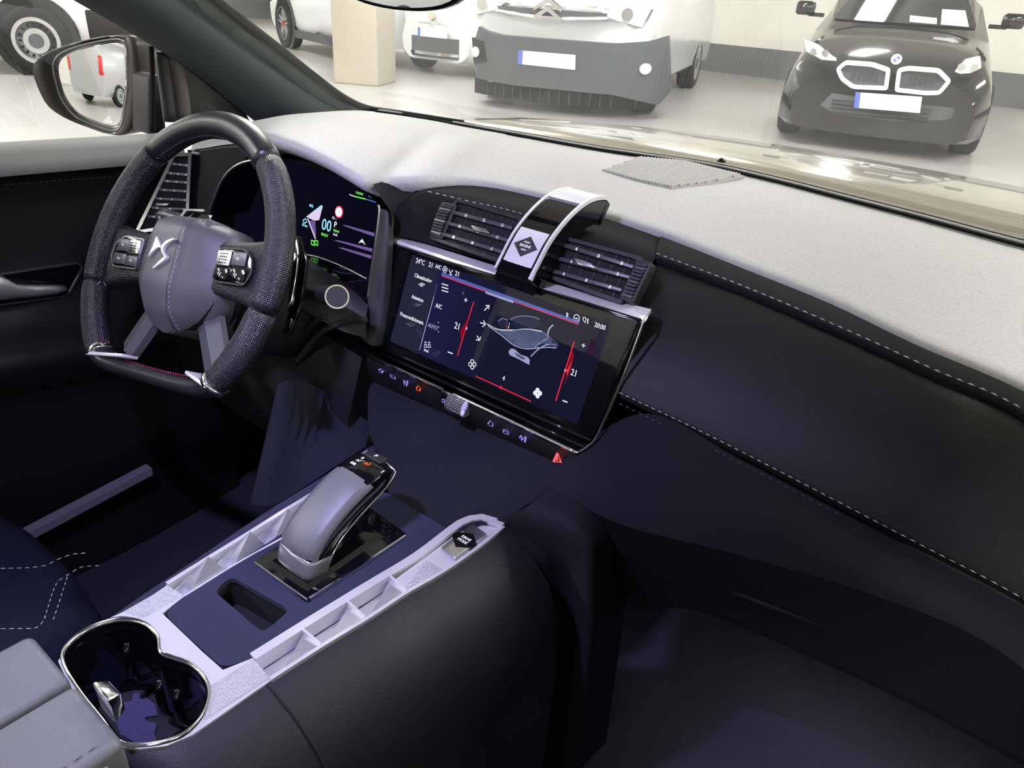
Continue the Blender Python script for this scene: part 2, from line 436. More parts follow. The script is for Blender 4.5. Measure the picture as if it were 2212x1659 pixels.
def plate(fr, pts, h, parent, dep=None):
    n = prism('number_plate', fr, pts, h, h+.012, 'plate_white', parent, depth=dep)
    a, b, c, d = [Vector(p) for p in pts]
    e = a.lerp(b, .08); f = d.lerp(c, .08)
    prism('blue_band', fr, [tuple(a), tuple(e), tuple(f), tuple(d)], h+.012, h+.014, 'plate_blue', n, depth=dep)
    return n
def sub(fr, L, h=0): return fr.pxs(L, h)
def locfr(t):
    """frame of a car's front plane in its own coordinates, with the pixel lookup done in world space"""
    M = Matrix.Translation(t.location) @ Matrix.Rotation(t.rotation_euler.z, 4, 'Z')
    w = Fr(M @ V(0,0,0), M.to_3x3() @ V(1,0,0), V(0,0,1)); l = Fr((0,0,0), (1,0,0), (0,0,1)); return w, l

# ---- black hatchback facing the camera
t = thing('black_car', 'black hatchback with white-outlined twin grille parked facing the windscreen', 'car', (-1.47, 7.78, 0), rz=rad(14), local=True)
W, Lf = locfr(t)
dep = lambda a, b: -.30*(abs(a)/.9)**2.4 - .05*max(0, (b-.45))
st = [(.10,[(.0,.15),(.66,.16),(.76,.21),(.78,.40),(.72,.56),(.55,.66),(.25,.70),(0,.70)]),
      (.28,[(.0,.15),(.84,.16),(.89,.22),(.90,.45),(.86,.64),(.72,.75),(.35,.80),(0,.81)]),
      (.55,[(.0,.16),(.84,.17),(.88,.26),(.90,.48),(.88,.70),(.76,.83),(.40,.88),(0,.89)]),
      (1.2,[(.0,.16),(.87,.17),(.90,.28),(.91,.52),(.90,.76),(.80,.92),(.42,.98),(0,.99)]),
      (1.7,[(.0,.16),(.87,.17),(.90,.28),(.91,.52),(.905,.82),(.84,.97),(.45,1.03),(0,1.04)]),
      (2.5,[(.0,.16),(.87,.17),(.90,.28),(.91,.52),(.90,.88),(.72,1.33),(.42,1.42),(0,1.44)]),
      (3.6,[(.0,.16),(.87,.17),(.90,.28),(.91,.52),(.90,.90),(.70,1.34),(.42,1.42),(0,1.44)]),
      (4.3,[(.0,.2),(.80,.22),(.84,.30),(.86,.52),(.84,.90),(.62,1.10),(.40,1.18),(0,1.2)])]
shell('body', st, 'car_black', t)
# windscreen pane lies on the raked plane
wfr = Fr((0,1.70,1.045), (1,0,0), (0,.8,.40))
prism('windscreen_pane', wfr, rnd([(-.70,.03),(.70,.03),(.52,.80),(-.52,.80)], .06), .0, .03, 'car_glass', t)
for q in ([(.36,.05),(.62,.04),(.56,.36),(.34,.36)], [(.06,.06),(.32,.05),(.31,.17),(.05,.19)]):
    prism('notice_paper', wfr, q, .032, .035, 'paper_white', t)
def onf(L, h=0): return W.pxs(L)
for L in ([(1804,149),(1825,131),(1885,135),(1924,148),(1918,195),(1841,192),(1815,174)], [(1938,149),(1962,143),(2031,149),(2057,176),(2031,206),(1998,206),(1932,198)]):
    q = rnd(onf(L), .03, 3); g = ring('grille_frame', Lf, q, off2(q, .035), -.06, .03, 'plate_white', t, depth=dep)
    prism('grille_mesh', Lf, off2(q, .03), -.08, .0, 'bumper_grey', g, depth=dep)
    A_ = off2(q, .05); xs = [p[0] for p in A_]; zs = [p[1] for p in A_]
    for i in range(5):
        x = min(xs)+(max(xs)-min(xs))*(.25+.13*i)
        prism('grille_bar', Lf, [(x-.006, min(zs)+.02), (x+.006, min(zs)+.02), (x+.006, max(zs)-.02), (x-.006, max(zs)-.02)], .0, .006, 'vent_grey', g, depth=dep)
c0 = W.px(1936,130)
bfr = Fr((c0[0], .10, c0[1]), (1,0,0), (0,.35,.94))
circ = lambda r, n=20: [(r*math.cos(2*math.pi*i/n), r*math.sin(2*math.pi*i/n)) for i in range(n)]
bd = prism('badge', bfr, circ(.045), .0, .012, 'plate_white', t)
for s in (0, 2):
    prism('badge_quarter', bfr, [(0,0)]+[(.028*math.cos(math.pi/2*(s+i/5)), .028*math.sin(math.pi/2*(s+i/5))) for i in range(6)], .012, .014, 'plate_blue', bd)
for L in ([(1729,86),(1762,98),(1802,126),(1806,133),(1772,131),(1736,114)], [(2063,157),(2087,130),(2121,123),(2124,150),(2099,161),(2075,162)]):
    q = onf(L); hl = prism('headlight', Lf, q, -.10, .015, 'lamp_glass', t, bevel=.008, depth=dep)
    cx = sum(p[0] for p in q)/len(q); cz = sum(p[1] for p in q)/len(q)
    for dx in (-.06, .05): prism('light_ring', Lf, [(cx+dx+.03*math.cos(a*.6283), cz+.03*math.sin(a*.6283)) for a in range(10)], .012, .022, 'bright_metal', hl, depth=dep)
plate(Lf, [W.px(1845,231), W.px(1987,243), W.px(1992,208), W.px(1849,198)], .06, t, lambda a, b: -.02)
q = onf([(1770,228),(1795,203),(2060,236),(2078,254),(2040,262),(1930,262),(1800,245)])
it = prism('lower_intake', Lf, q, -.06, .018, 'bumper_grey', t, depth=dep)
for i in range(4):
    z = q[0][1]-.05+i*.035
    prism('intake_slat', Lf, [(-.42,z),(.42,z+.0),(.42,z+.008),(-.42,z+.008)], .018, .03, 'black_plastic', it, depth=dep)
for L in ([(1716,222),(1726,217),(1728,240),(1722,242)], [(2087,262),(2097,262),(2092,276),(2086,277)]):
    prism('fog_light', Lf, onf(L), -.02, .02, 'lamp_glass', t, depth=dep)
for s, (mx, my) in ((-1, (1732,16)), (1, (2145,44))):
    p = PY(mx, my, 9.35); M = Matrix.Translation(t.location) @ Matrix.Rotation(t.rotation_euler.z, 4, 'Z'); p = M.inverted() @ p
    mm = bev(box('side_mirror', (s*1.0, 1.75, p.z), (.20,.12,.14), 'car_black', t), .035)
    box('mirror_stalk', (s*.88, 1.78, p.z-.06), (.16,.06,.04), 'car_black', mm)
for y in (.85, 3.45):
    for s in (-1, 1): wheel((s*.915, y, .325), (s,0,0), .325, .20, t, 'alloy')

# ---- white van with grey bumper
t = thing('white_van', 'white delivery van with grey bumper and double chevron nose parked facing the windscreen', 'van', (-4.70, 7.0, 0), rz=rad(18), local=True)
W, Lf = locfr(t)
dep = lambda a, b: -.26*(abs(a)/1.0)**2.6 - .10*max(0, (b-.75))
st = [(.17,[(0,.24),(.75,.25),(.84,.32),(.86,.55),(.84,.80),(.78,.98),(.4,1.04),(0,1.05)]),
      (.35,[(0,.24),(.92,.25),(.98,.34),(1.0,.60),(.99,.86),(.92,1.06),(.45,1.14),(0,1.15)]),
      (.9,[(0,.24),(.96,.25),(1.01,.36),(1.03,.65),(1.02,.95),(.96,1.2),(.5,1.29),(0,1.3)]),
      (1.7,[(0,.24),(.96,.25),(1.01,.36),(1.03,.65),(1.02,1.0),(.92,1.75),(.5,1.88),(0,1.9)]),
      (4.9,[(0,.24),(.96,.25),(1.01,.36),(1.03,.65),(1.02,1.0),(.92,1.78),(.5,1.9),(0,1.92)])]
shell('body', st, 'car_white', t)
wfr = Fr((0,.94,1.33), (1,0,0), (0,.8,.57))
prism('windscreen_pane', wfr, rnd([(-.86,.0),(.86,.0),(.78,.88),(-.78,.88)], .06), -.02, .03, 'car_glass', t)
q = onf([(1013,50),(1040,66),(1075,76),(1320,95),(1395,92),(1425,78),(1430,150),(1428,205),(1415,238),(1320,206),(1200,192),(1100,182),(1020,170),(1008,110)])
# subdivide outline so that it bends with the nose
def dens(q, d=.08):
    out = []
    for a, b in zip(q, q[1:]+q[:1]):
        a, b = Vector(a), Vector(b); n = max(1, int((b-a).length/d)); out += [tuple(a.lerp(b, i/n)) for i in range(n)]
    return out
def slab(name, q, h0, h1, m, parent, dep, nx=24):
    """bent panel: strips in x between the lower and upper outline"""
    xs = [p[0] for p in q]; x0, x1 = min(xs), max(xs); rows = []
    qq = [Vector(p) for p in q]; n = len(qq)
    for i in range(nx+1):
        x = x0+(x1-x0)*(i+.001 if i == 0 else i-.001 if i == nx else i)/nx; zs = []
        for a, b in zip(qq, qq[1:]+qq[:1]):
            if (a.x-x)*(b.x-x) <= 0 and abs(a.x-b.x) > 1e-9: zs.append(a.y+(b.y-a.y)*(x-a.x)/(b.x-a.x))
        if len(zs) < 2: continue
        lo, hi = min(zs), max(zs); rows.append([Lf.pt(x, lo+(hi-lo)*k/4, h1+dep(x, lo+(hi-lo)*k/4)) for k in range(5)]+[Lf.pt(x, lo+(hi-lo)*k/4, h0+dep(x, lo+(hi-lo)*k/4)) for k in (4, 0)])
    return loft(name, rows, m, parent, False, cu=True, caps=True, uv=False)
bp = slab('bumper', q, -.12, .06, 'bumper_grey', t, dep)
plate(Lf, [W.px(1123,137), W.px(1246,150), W.px(1247,118), W.px(1125,108)], .065, t, lambda a, b: -.01)
for L in ([(1008,82),(1040,90),(1048,135),(1015,140)],):
    f = prism('fog_bezel', Lf, onf(L), -.1, .04, 'black_plastic', t, depth=lambda a, b: dep(a, b)+.03)
    for i in range(4):
        a = W.px(1010,92+i*12); prism('fog_slat', Lf, [a, (a[0]+.2, a[1]-.01), (a[0]+.2, a[1]-.03), (a[0], a[1]-.02)], .04, .05, 'vent_grey', f, depth=dep)
for c in ((1020,113), (1385,152)):
    a = W.px(*c); prism('fog_light', Lf, [(a[0]+.055*math.cos(i*.5236), a[1]+.055*math.sin(i*.5236)) for i in range(12)], .02, .085, 'lamp_glass', t, depth=dep)
for s in (-1, 1):
    hl = slab('headlight', [(s*.62,.98),(s*.98,.90),(s*1.0,1.08),(s*.60,1.16),(s*.50,1.06)], -.12, .02, 'lamp_glass', t, dep, 8)
    disc('reflector', (s*.80, -.03+.26*.8**2.6, 1.02), (0,-1,0), .06, 'bright_metal', hl)
for z0 in (.935, 1.035):
    ch = slab('chrome_bar', [(-.62,z0+.03),(-.16,z0),(.16,z0),(.62,z0+.03),(.62,z0+.055),(.16,z0+.025),(-.16,z0+.025),(-.62,z0+.055)], -.05, .035, 'bright_metal', t, dep, 20)
for z0 in (.945, 1.03):
    pts = [(-.15,z0-.03),(0,z0+.06),(.15,z0-.03),(.15,z0+.01),(0,z0+.105),(-.15,z0+.01)]
    prism('chevron', Lf, pts, .0, .05, 'bright_metal', t)
ga = slab('grille_gap', [(-.6,.955),(.6,.955),(.6,1.02),(-.6,1.02)], -.05, .022, 'bumper_grey', t, dep, 20)
for i in range(14):
    x = -.72+i*.11
    box('reflection_fin', (x, .07+.26*(abs(x))**2.6, .17), (.012,.02,.13), 'slat_grey', t)  # bars imitate the defroster slots reflected in the windscreen
slab('reflection_band', [(-.94,.10),(.94,.10),(.94,.26),(-.94,.26)], -.2, -.08, 'dark_void', t, dep, 20)  # black band behind the bars, part of the same imitated reflection
for y in (.95, 3.9):
    for s in (-1, 1): wheel((s*1.01, y, .34), (s,0,0), .34, .22, t, 'steel')

# ---- small white retro city car, half behind the column
t = thing('city_car', 'small white city car with round lamps between the column and van', 'car', (-7.72, 8.38, 0), rz=rad(6), local=True)
W, Lf = locfr(t)
dep = lambda a, b: -.34*(abs(a)/.8)**2.3 - .25*max(0, b-.55)
st = [(.05,[(0,.2),(.45,.2),(.58,.3),(.60,.5),(.52,.68),(.3,.76),(.15,.78),(0,.78)]),
      (.22,[(0,.18),(.66,.19),(.74,.28),(.75,.52),(.68,.78),(.48,.88),(.2,.91),(0,.92)]),
      (.5,[(0,.18),(.76,.19),(.81,.3),(.82,.58),(.78,.84),(.58,.96),(.25,1.0),(0,1.0)]),
      (1.0,[(0,.18),(.77,.19),(.81,.3),(.82,.6),(.80,.9),(.65,1.02),(.3,1.06),(0,1.06)]),
      (1.7,[(0,.18),(.77,.19),(.81,.3),(.82,.6),(.80,.95),(.62,1.42),(.3,1.5),(0,1.5)]),
      (3.5,[(0,.18),(.77,.19),(.8,.3),(.8,.6),(.78,.95),(.6,1.3),(.3,1.4),(0,1.42)])]
shell('body', st, 'car_white', t)
prism('windscreen_pane', Fr((0,1.02,1.07),(1,0,0),(0,.68,.42)), rnd([(-.62,0),(.62,0),(.52,.7),(-.52,.7)], .06), .0, .03, 'car_glass', t)
for s in (-1, 1):
    for c, r in (((.56,.80), .10), ((.53,.60), .075)):
        p = Lf.pt(s*c[0], c[1], dep(c[0], c[1])+.0)
        hl = disc('headlight', p, (s*.35,-1,.12), r, 'lamp_glass', t, t=.05); disc('lamp_ring', p, (s*.35,-1,.12), r*1.1, 'bright_metal', hl, t=.045, r2=r*.96)
q = [(-.62,.24),(.62,.24),(.60,.42),(.42,.50),(-.42,.50),(-.60,.42)]
slab('lower_grille', q, -.08, .03, 'bumper_grey', t, dep)
slab('silver_lip', [(-.42,.27),(.42,.27),(.42,.31),(-.42,.31)], -.03, .05, 'bright_metal', t, dep)
plate(Lf, [(-.26,.50),(.26,.50),(.26,.61),(-.26,.61)], .02, t, lambda a, b: -.02)
prism('moustache_bar', Lf, [(-.30,.665),(.30,.665),(.30,.685),(-.30,.685)], -.05, .02, 'bright_metal', t, depth=dep)
disc('badge', (0,.0,.76), (0,-1,.25), .055, 'column_paint', t, t=.05)
for y in (.7, 2.9):
    for s in (-1, 1): wheel((s*.80, y, .29), (s,0,0), .29, .18, t, 'alloy')

# ---- white car far left, side on
t = thing('white_car', 'white car with dark red-capped alloy wheel left of the column', 'car', tuple(PZ(627,104,0)), rz=rad(-17), local=True)
R_ = .40
st = [(-.45,[(0,.28),(.5,.28),(.7,.4),(.75,.6),(.6,.8),(.3,.86),(0,.88)]),]
pr = lambda z1, z2: [(0,.26),(.86,.27),(.92,.36),(.94,.65),(.92,z1),(.70,z2),(0,z2+.03)]
# car runs along +x of its own frame: build the shell in y and turn it
t2 = None
def shell_x(name, st, m, parent, yc):
    rows = []
    for x, prf in st:
        P = [V(x, yc-a, z) for a, z in prf]; P = P+[V(p.x, 2*yc-p.y, p.z) for p in reversed(P[:-1])]; rows.append(resample(P, 36))
    o = loft(name, rows, m, parent, True, uv=False)
    me = o.data; bm = bmesh.new(); bm.from_mesh(me); bm.verts.ensure_lookup_table(); R = len(rows)
    bm.faces.new([bm.verts[i] for i in range(36)]); bm.faces.new([bm.verts[(R-1)*36+i] for i in range(35, -1, -1)])
    bmesh.ops.recalc_face_normals(bm, faces=bm.faces); bm.to_mesh(me); bm.free()
    e = o.modifiers.new('edge', 'EDGE_SPLIT'); e.split_angle = rad(40)
    return o
shell_x('body', [(-.80,pr(.72,.82)),(-.55,pr(.82,.95)),(0,pr(.88,1.02)),(.9,pr(.95,1.08)),(1.5,pr(1.0,1.55)),(2.6,pr(1.0,1.55)),(3.05,pr(.95,1.1))], 'car_white', t, .9)
box('sill', (1.3, -.03, .27), (1.7,.06,.12), 'bumper_grey', t)
disc('wheel_arch', (0,-.045,R_), (0,-1,0), R_*1.13, 'bumper_grey', t, t=.02)
box('window_strip', (1.75,.10,1.22), (.9,.3,.32), 'car_glass', t)
for x in (0, 2.62): wheel((x,-.09,R_), (0,-1,0), R_, .22, t, 'alloy')

# ---- white van with black cladding through the driver's window
p0 = PZ(97,163,0)
t = thing('cladded_van', 'white van with black lower cladding and steel wheel beyond the door mirror', 'van', tuple(p0), rz=rad(56), local=True)
R_ = .37
pr = lambda z1, z2: [(0,.30),(.90,.31),(.97,.40),(1.0,.65),(.99,z1),(.90,z2),(0,z2+.05)]
shell_x('body', [(-2.6,pr(1.1,2.0)),(-.6,pr(1.1,2.0)),(.2,pr(1.1,1.9)),(.75,pr(1.0,1.25)),(1.15,pr(.85,1.05)),(1.3,pr(.7,.85))], 'car_white', t, 1.02)
box('cladding', (-1.6,.02,.50), (2.0,.06,.42), 'black_plastic', t, .02)
box('cladding', (.92,.05,.50), (.75,.10,.42), 'black_plastic', t, .02)
disc('wheel_arch', (0,.02,R_+.03), (0,-1,0), R_*1.22, 'black_plastic', t, t=.03, seg=32)
for x in (0,): wheel((x,-.04,R_), (0,-1,0), R_, .22, t, 'steel')

# ---- silver van behind the car (fills the door mirror)
t = thing('silver_van', 'silver van parked behind, reflected in the door mirror', 'van', (-3.7, -7.6, 0), rz=rad(207), local=True)
pr = lambda z1, z2: [(0,.28),(.84,.29),(.90,.38),(.92,.62),(.91,z1),(.78,z2),(0,z2+.04)]
shell('body', [(0,[(0,.28),(.84,.29),(.9,.38),(.92,.62),(.9,1.0),(.78,1.8),(0,1.84)]),(3.6,[(0,.28),(.84,.29),(.9,.38),(.92,.62),(.9,1.0),(.78,1.8),(0,1.84)]),(4.4,[(0,.28),(.8,.29),(.86,.38),(.88,.6),(.84,.9),(.7,1.05),(0,1.1)])], 'car_silver', t, 32)
for s in (-1, 1): box('side_window', (s*.86, 2.2, 1.38), (.10,1.2,.45), 'car_glass', t, .03)
for s in (-1, 1): box('tail_lamp', (s*.84, .02, 1.15), (.14,.10,.5), 'tail_red', t, .02)
for y in (.8, 3.5):
    for s in (-1, 1): wheel((s*.93, y, .33), (s,0,0), .33, .2, t, 'steel')
# ================================================================== own car: shell around the cabin
BON = thing('car_bonnet', 'bronze bonnet of the car beyond the windscreen base', 'bonnet', (0,1.3,.55))
rows = []
for y, z, w in ((1.24,1.005,.78),(1.4,1.0,.82),(1.7,.975,.84),(2.0,.935,.82),(2.2,.88,.76),(2.3,.80,.70)):
    rows.append([V(w*math.sin(a*math.pi/2/8)/1.0, y-.12*(a/8)**2, z-.035*(a/8)**2-.10*max(0,(abs(a)-6)/2)) for a in range(-8, 9)])
solid(loft('panel', rows, 'car_bronze', BON, uv=False), .01)
CW = [V(-.80,1.02,1.0), V(-.62,1.10,1.005), V(-.36,1.15,1.008), V(0,1.19,1.01), V(.3,1.165,1.008), V(.5,1.12,1.0), V(.8,1.02,.99)]
CW = cr(CW, 5)
cowl = tag(loft('wiper_cowl', [[p+V(0,-.03,-.02) for p in CW], [p+V(0,.0,-.01) for p in CW], [p+V(0,.06,-.012) for p in CW], [p+V(0,.09,-.04) for p in CW]], 'rubber', None, uv=False), 'black plastic cowl along the windscreen foot', 'cowl')
solid(cowl, .004)

# ================================================================== dashboard
D = thing('dashboard', 'black and grey dashboard running across the cabin', 'dashboard', (0,.9,.62))
FB = [ # front edge of the top pad  |  foot of the windscreen / pillar
 (PY(412,324,.665), PZ(440,282,1.012)), (PY(470,312,.645), PZ(500,276,1.02)), (PY(525,297,.615), PZ(565,266,1.028)), (PY(575,290,.595), PZ(650,251,1.03)), (PY(640,309,.59), PZ(745,239,1.03)),
 (PY(700,336,.59), PZ(800,240,1.03)), (PY(748,363,.592), PZ(870,248,1.03)), (PY(790,386,.60), PZ(950,260,1.03)), (PY(830,386,.64), PZ(1000,270,1.03)),
 (PZ(900,384,1.045), PZ(1060,281,1.03)), (PZ(1025,389,1.036), PZ(1150,297,1.03)), (PZ(1174,420,1.032), PZ(1290,322,1.03)), (PZ(1278,452,1.03), PZ(1400,338,1.03)),
 (PZ(1429,500,1.028), PZ(1530,357,1.03)), (PZ(1612,573,1.022), PZ(1680,390,1.03)), (PZ(1795,646,1.016), PZ(1830,428,1.03)), (PZ(1978,733,1.010), PZ(2000,471,1.03)),
 (PZ(2212,834,1.002), PZ(2212,527,1.03)), (V(.60,.655,.990), V(.57,1.03,1.03)), (V(.76,.62,.975), V(.76,.97,1.02))]
Fe = cr([a for a, b in FB], 5); Be = cr([b for a, b in FB], 5)
def bulge(i, t):
    a, b = Fe[i], Be[i]; return a.lerp(b, t)+V(0,0,.012*math.sin(math.pi*t)*(1 if a.z > 1.04 else .5))
lip = lambda p: p+V(0,-.004,-.010)
rows = [[p+V(0,.06,-.035) for p in Fe], [p+V(0,.018,-.024) for p in Fe], [p+V(0,.003,-.016) for p in Fe], [p+V(0,-.001,-.008) for p in Fe], [p+V(0,.002,-.002) for p in Fe]]
rows += [[bulge(i, t) for i in range(len(Fe))] for t in (.02,.05,.1,.2,.35,.5,.65,.8,.92,1.0)]
rows += [[p+V(0,.025,-.03) for p in Be]]
top = loft('top_pad', rows, 'dash_vinyl', D, uv=False)
# defroster slots: two dark grooves along the windscreen foot
gp = [b for a, b in FB]
G = cr([b.lerp(a, .035)+V(0,0,.004) for a, b in FB[4:]], 6)
tube('defroster_groove', [p+V(0,.006,.0) for p in G[8:]], .0035, 'rubber', D, 6)
tube('defroster_edge', [p+V(0,-.002,.001) for p in G[8:]], .0025, 'dash_vinyl', D, 6)
tube('defroster_groove', [p+V(0,-.010,.0) for p in G[8:]], .0025, 'rubber', D, 6)
# centre loudspeaker grille on the top
def topz(x, y):
    best = None
    for i in range(len(Fe)-1):
        for k in range(10):
            t = k/10; p = bulge(i, t); d = (p.x-x)**2+(p.y-y)**2
            if best is None or d < best[0]: best = (d, p.z)
    return best[1]
gz = topz(-.03, 1.02)+.0005
gq = [(-.110+.0,.955),(-.125,1.09),(-.06,1.13),(.045,1.125),(.05,1.10),(.02,.945)]
gq = [(p.x, p.y) for p in (PZ(1295,371,gz), PZ(1378,341,gz), PZ(1480,350,gz), PZ(1608,381,gz), PZ(1540,397,gz), PZ(1450,409,gz), PZ(1370,392,gz))]
gfr = Fr((0,0,gz), (1,0,0), (0,1,0))
gr = prism('speaker_grille', gfr, gq, -.006, .001, mat('grille_grey', (.30,.30,.29), .6), D, .001)
ins = off2(gq, .004); bars = []
xs = [p[0] for p in ins]; n = 34
for i in range(n):
    x = min(xs)+(max(xs)-min(xs))*(i+.5)/n; ys = []
    for a, b in zip(ins, ins[1:]+ins[:1]):
        if (a[0]-x)*(b[0]-x) < 0: ys.append(a[1]+(b[1]-a[1])*(x-a[0])/(b[0]-a[0]))
    if len(ys) < 2: continue
    y0, y1 = min(ys), max(ys); w = .0017
    bars.append(([gfr.pt(x-w,y0,.0), gfr.pt(x+w,y0,.0), gfr.pt(x+w,y1,.0), gfr.pt(x-w,y1,.0), gfr.pt(x-w*.5,y0,.004), gfr.pt(x+w*.5,y0,.004), gfr.pt(x+w*.5,y1,.004), gfr.pt(x-w*.5,y1,.004)], [(4,5,6,7),(0,1,5,4),(1,2,6,5),(2,3,7,6),(3,0,4,7)]))
bo = joined('grille_bars', bars, 'dash_vinyl', gr); bo['kind'] = 'stuff'
sp = PZ(1557,355,1.036)
dm = disc('light_sensor', sp, (0,0,1), .008, 'gloss_black', D, 16, .004)
rows = [[sp+V(.007*math.cos(a)*math.cos(b), .007*math.sin(a)*math.cos(b), .004+.006*math.sin(b)) for a in [i*math.pi/6 for i in range(12)]] for b in (0,.4,.8,1.2,1.5)]
loft('sensor_dome', rows, 'gloss_black', dm, cu=True, caps=True, uv=False)

# suede strip and centre fascia (crease row, stitch row, ledge row)
C = [PY(852,462,.632), PY(880,428,.655), PY(925,404,.70), PZ(1025,392,1.030), PZ(1078,402,1.029), PZ(1174,423,1.027), PZ(1278,456,1.025), PZ(1429,504,1.022)]
S = [PY(852,480,.632), PY(885,440,.645), PY(924,415,.672), PZ(1025,439,1.024), PZ(1078,450,1.023), PZ(1174,476,1.022), PZ(1256,503,1.020), PZ(1415,556,1.016)]
B = [PY(853,508,.632), PY(890,516,.640), PY(935,529,.648), PY(1000,548,.652), PY(1060,566,.652), PY(1150,592,.652), PY(1230,616,.652), PY(1372,660,.65)]
Cc, Ss, Bb = cr(C,5), cr(S,5), cr(B,5)
rows = [[p+V(0,.012,-.010) for p in Cc], Cc]+[[a.lerp(b,t) for a,b in zip(Cc,Ss)] for t in (.33,.66)]+[Ss]+[[a.lerp(b,t) for a,b in zip(Ss,Bb)] for t in (.3,.6,.85,1)]
loft('centre_fascia', rows, 'suede', D, uv=False)
stitch('stitching', cr(S[2:6],6), 'thread_light', D, lift=V(0,-.001,.001))
# hood flank between cluster hood and fascia
fl_ = [[PY(806,398,.602), PY(828,392,.64), PY(880,390,.68), PZ(925,396,1.036)], [PY(822,425,.606), PY(838,415,.635), PY(868,415,.66), PY(905,410,.69)], [PY(846,466,.614), PY(849,463,.628), PY(862,447,.642), PY(890,424,.662)], [PY(838,520,.612), PY(846,515,.628), PY(853,506,.634), PY(858,500,.64)]]
loft('hood_flank', [cr(r,4) for r in zip(*fl_)], 'suede', D, uv=False)
# passenger strip above the pad
C2 = [PZ(1429,504,1.022), PZ(1612,577,1.017), PZ(1795,650,1.011), PZ(1978,737,1.005), PZ(2212,838,.997), V(.60,.645,.985), V(.76,.61,.97)]
S2 = [PZ(1415,556,1.016), PZ(1612,630,1.010), PZ(1840,728,1.002), PZ(2023,811,.996), PZ(2206,893,.990), V(.60,.60,.975), V(.76,.565,.96)]
c2, s2 = cr(C2,6), cr(S2,6)
rows = [[p+V(0,.012,-.012) for p in c2], c2]+[[a.lerp(b,t)+V(0,0,.003*math.sin(math.pi*t)) for a,b in zip(c2,s2)] for t in (.3,.6,.85)]+[s2, [p+V(0,.004,-.008) for p in s2]]
loft('suede_strip', rows, 'suede', D, uv=False)
stitch('stitching', cr([a.lerp(b,.10) for a,b in zip(S2,C2)],6), 'thread_light', D, lift=V(0,-.001,.002))
# leather pad
S3 = [p+V(0,-.001,-.005) for p in S2]; S3[0] = PZ(1412,566,1.010)
L3 = [PY(1340,860,.60), PY(1548,960,.596), PY(1822,1102,.588), PY(2010,1200,.582), PY(2184,1291,.572), V(.62,.56,.88), V(.77,.53,.875)]
s3, l3 = cr(S3,6), cr(L3,6)
def padrow(t, o): return [a.lerp(b,t)+V(0,-o,o*.5) for a,b in zip(s3,l3)]
rows = [[p+V(0,.012,-.003) for p in s3], s3, padrow(.02,.002), padrow(.1,.005), padrow(.3,.008), padrow(.55,.010), padrow(.8,.007), padrow(.95,.002), l3, [p+V(0,.008,-.004) for p in l3]]
loft('leather_pad', rows, 'leather', D, uv=False)
stitch('stitching', cr([b.lerp(a,.035)+V(0,-.006,.003) for a,b in zip(S3,L3)],6), 'thread_light', D, r=.0005, seg=.004)
stitch('stitching', cr([b.lerp(a,-.03)+V(0,-.002,.0) for a,b in zip(S3[:3],L3[:3])],6), 'vent_grey', D, r=.0005, seg=.004)
# lower passenger dash, glove box
M3 = [PY(1180,1050,.555), PY(1340,1132,.548), PY(1600,1200,.542), PY(1900,1290,.535), PY(2150,1400,.53), V(.62,.525,.84), V(.77,.50,.83)]
L4 = [PY(1250,960,.60), PY(1400,893,.598), PY(1600,992,.593), PY(1880,1140,.585), PY(2184,1297,.571), V(.62,.559,.878), V(.77,.529,.873)]
N3 = [PY(1290,1290,.62), PY(1400,1310,.62), PY(1531,1327,.62), PY(1811,1447,.62), PY(2014,1546,.62), V(.62,.62,.70), V(.77,.60,.70)]
l4, m3, n3 = cr(L4,6), cr(M3,6), cr(N3,6)
rows = [l4]+[[a.lerp(b,t)+V(0,-.010*math.sin(math.pi*t),0) for a,b in zip(l4,m3)] for t in (.3,.6,.85)]+[m3]
loft('lower_dash', rows, 'suede_dark', D, uv=False)
rows = [m3]+[[a.lerp(b,t) for a,b in zip(m3,n3)] for t in (.1,.5,.9)]+[n3, [p+V(0,.25,.0) for p in n3]]
loft('glovebox', rows, 'black_plastic', D, uv=False)
gh = cr([PY(1590,1265,.588), PY(1612,1284,.586), PY(1860,1372,.586), PY(1858,1358,.588)], 4)
tube('glovebox_handle', gh, .006, 'black_plastic', D, 8)
tube('side_vent_edge', [V(.562,.545,.90), V(.575,.55,.92), V(.58,.555,.955)], .012, 'gloss_black', D)

# driver side: knee panel and left end of the fascia
kp = [[PY(405,324,.672), PY(440,320,.655), PY(490,312,.63), PY(545,310,.61)], [PY(408,360,.670), PY(440,358,.648), PY(470,355,.62), PY(526,352,.597)], [PY(408,400,.668), PY(430,400,.64), PY(455,402,.61), PY(477,402,.590)], [PY(404,470,.66), PY(420,470,.63), PY(435,471,.605), PY(450,472,.587)], [PY(400,580,.645), PY(420,585,.625), PY(440,590,.60), PY(455,600,.585)]]
loft('fascia_left', [cr(r,4) for r in kp], 'suede', D, uv=False)
stitch('stitching', [PY(432,326,.648), PY(480,319,.628), PY(533,315,.605)], 'thread_light', D, r=.0005)
kn = [[V(-.74,.60,.84), V(-.60,.585,.85), V(-.45,.575,.85), V(-.30,.57,.845), V(-.19,.575,.83)], [V(-.74,.57,.76), V(-.60,.55,.76), V(-.45,.54,.755), V(-.30,.53,.75), V(-.17,.53,.76)],
      [V(-.74,.58,.66), V(-.60,.56,.65), V(-.45,.55,.64), V(-.30,.55,.65), V(-.16,.54,.68)], [V(-.74,.75,.60), V(-.60,.74,.58), V(-.45,.74,.57), V(-.30,.74,.58), V(-.15,.72,.60)]]
loft('knee_panel', [cr(r,4) for r in kn], 'black_plastic', D, uv=False)
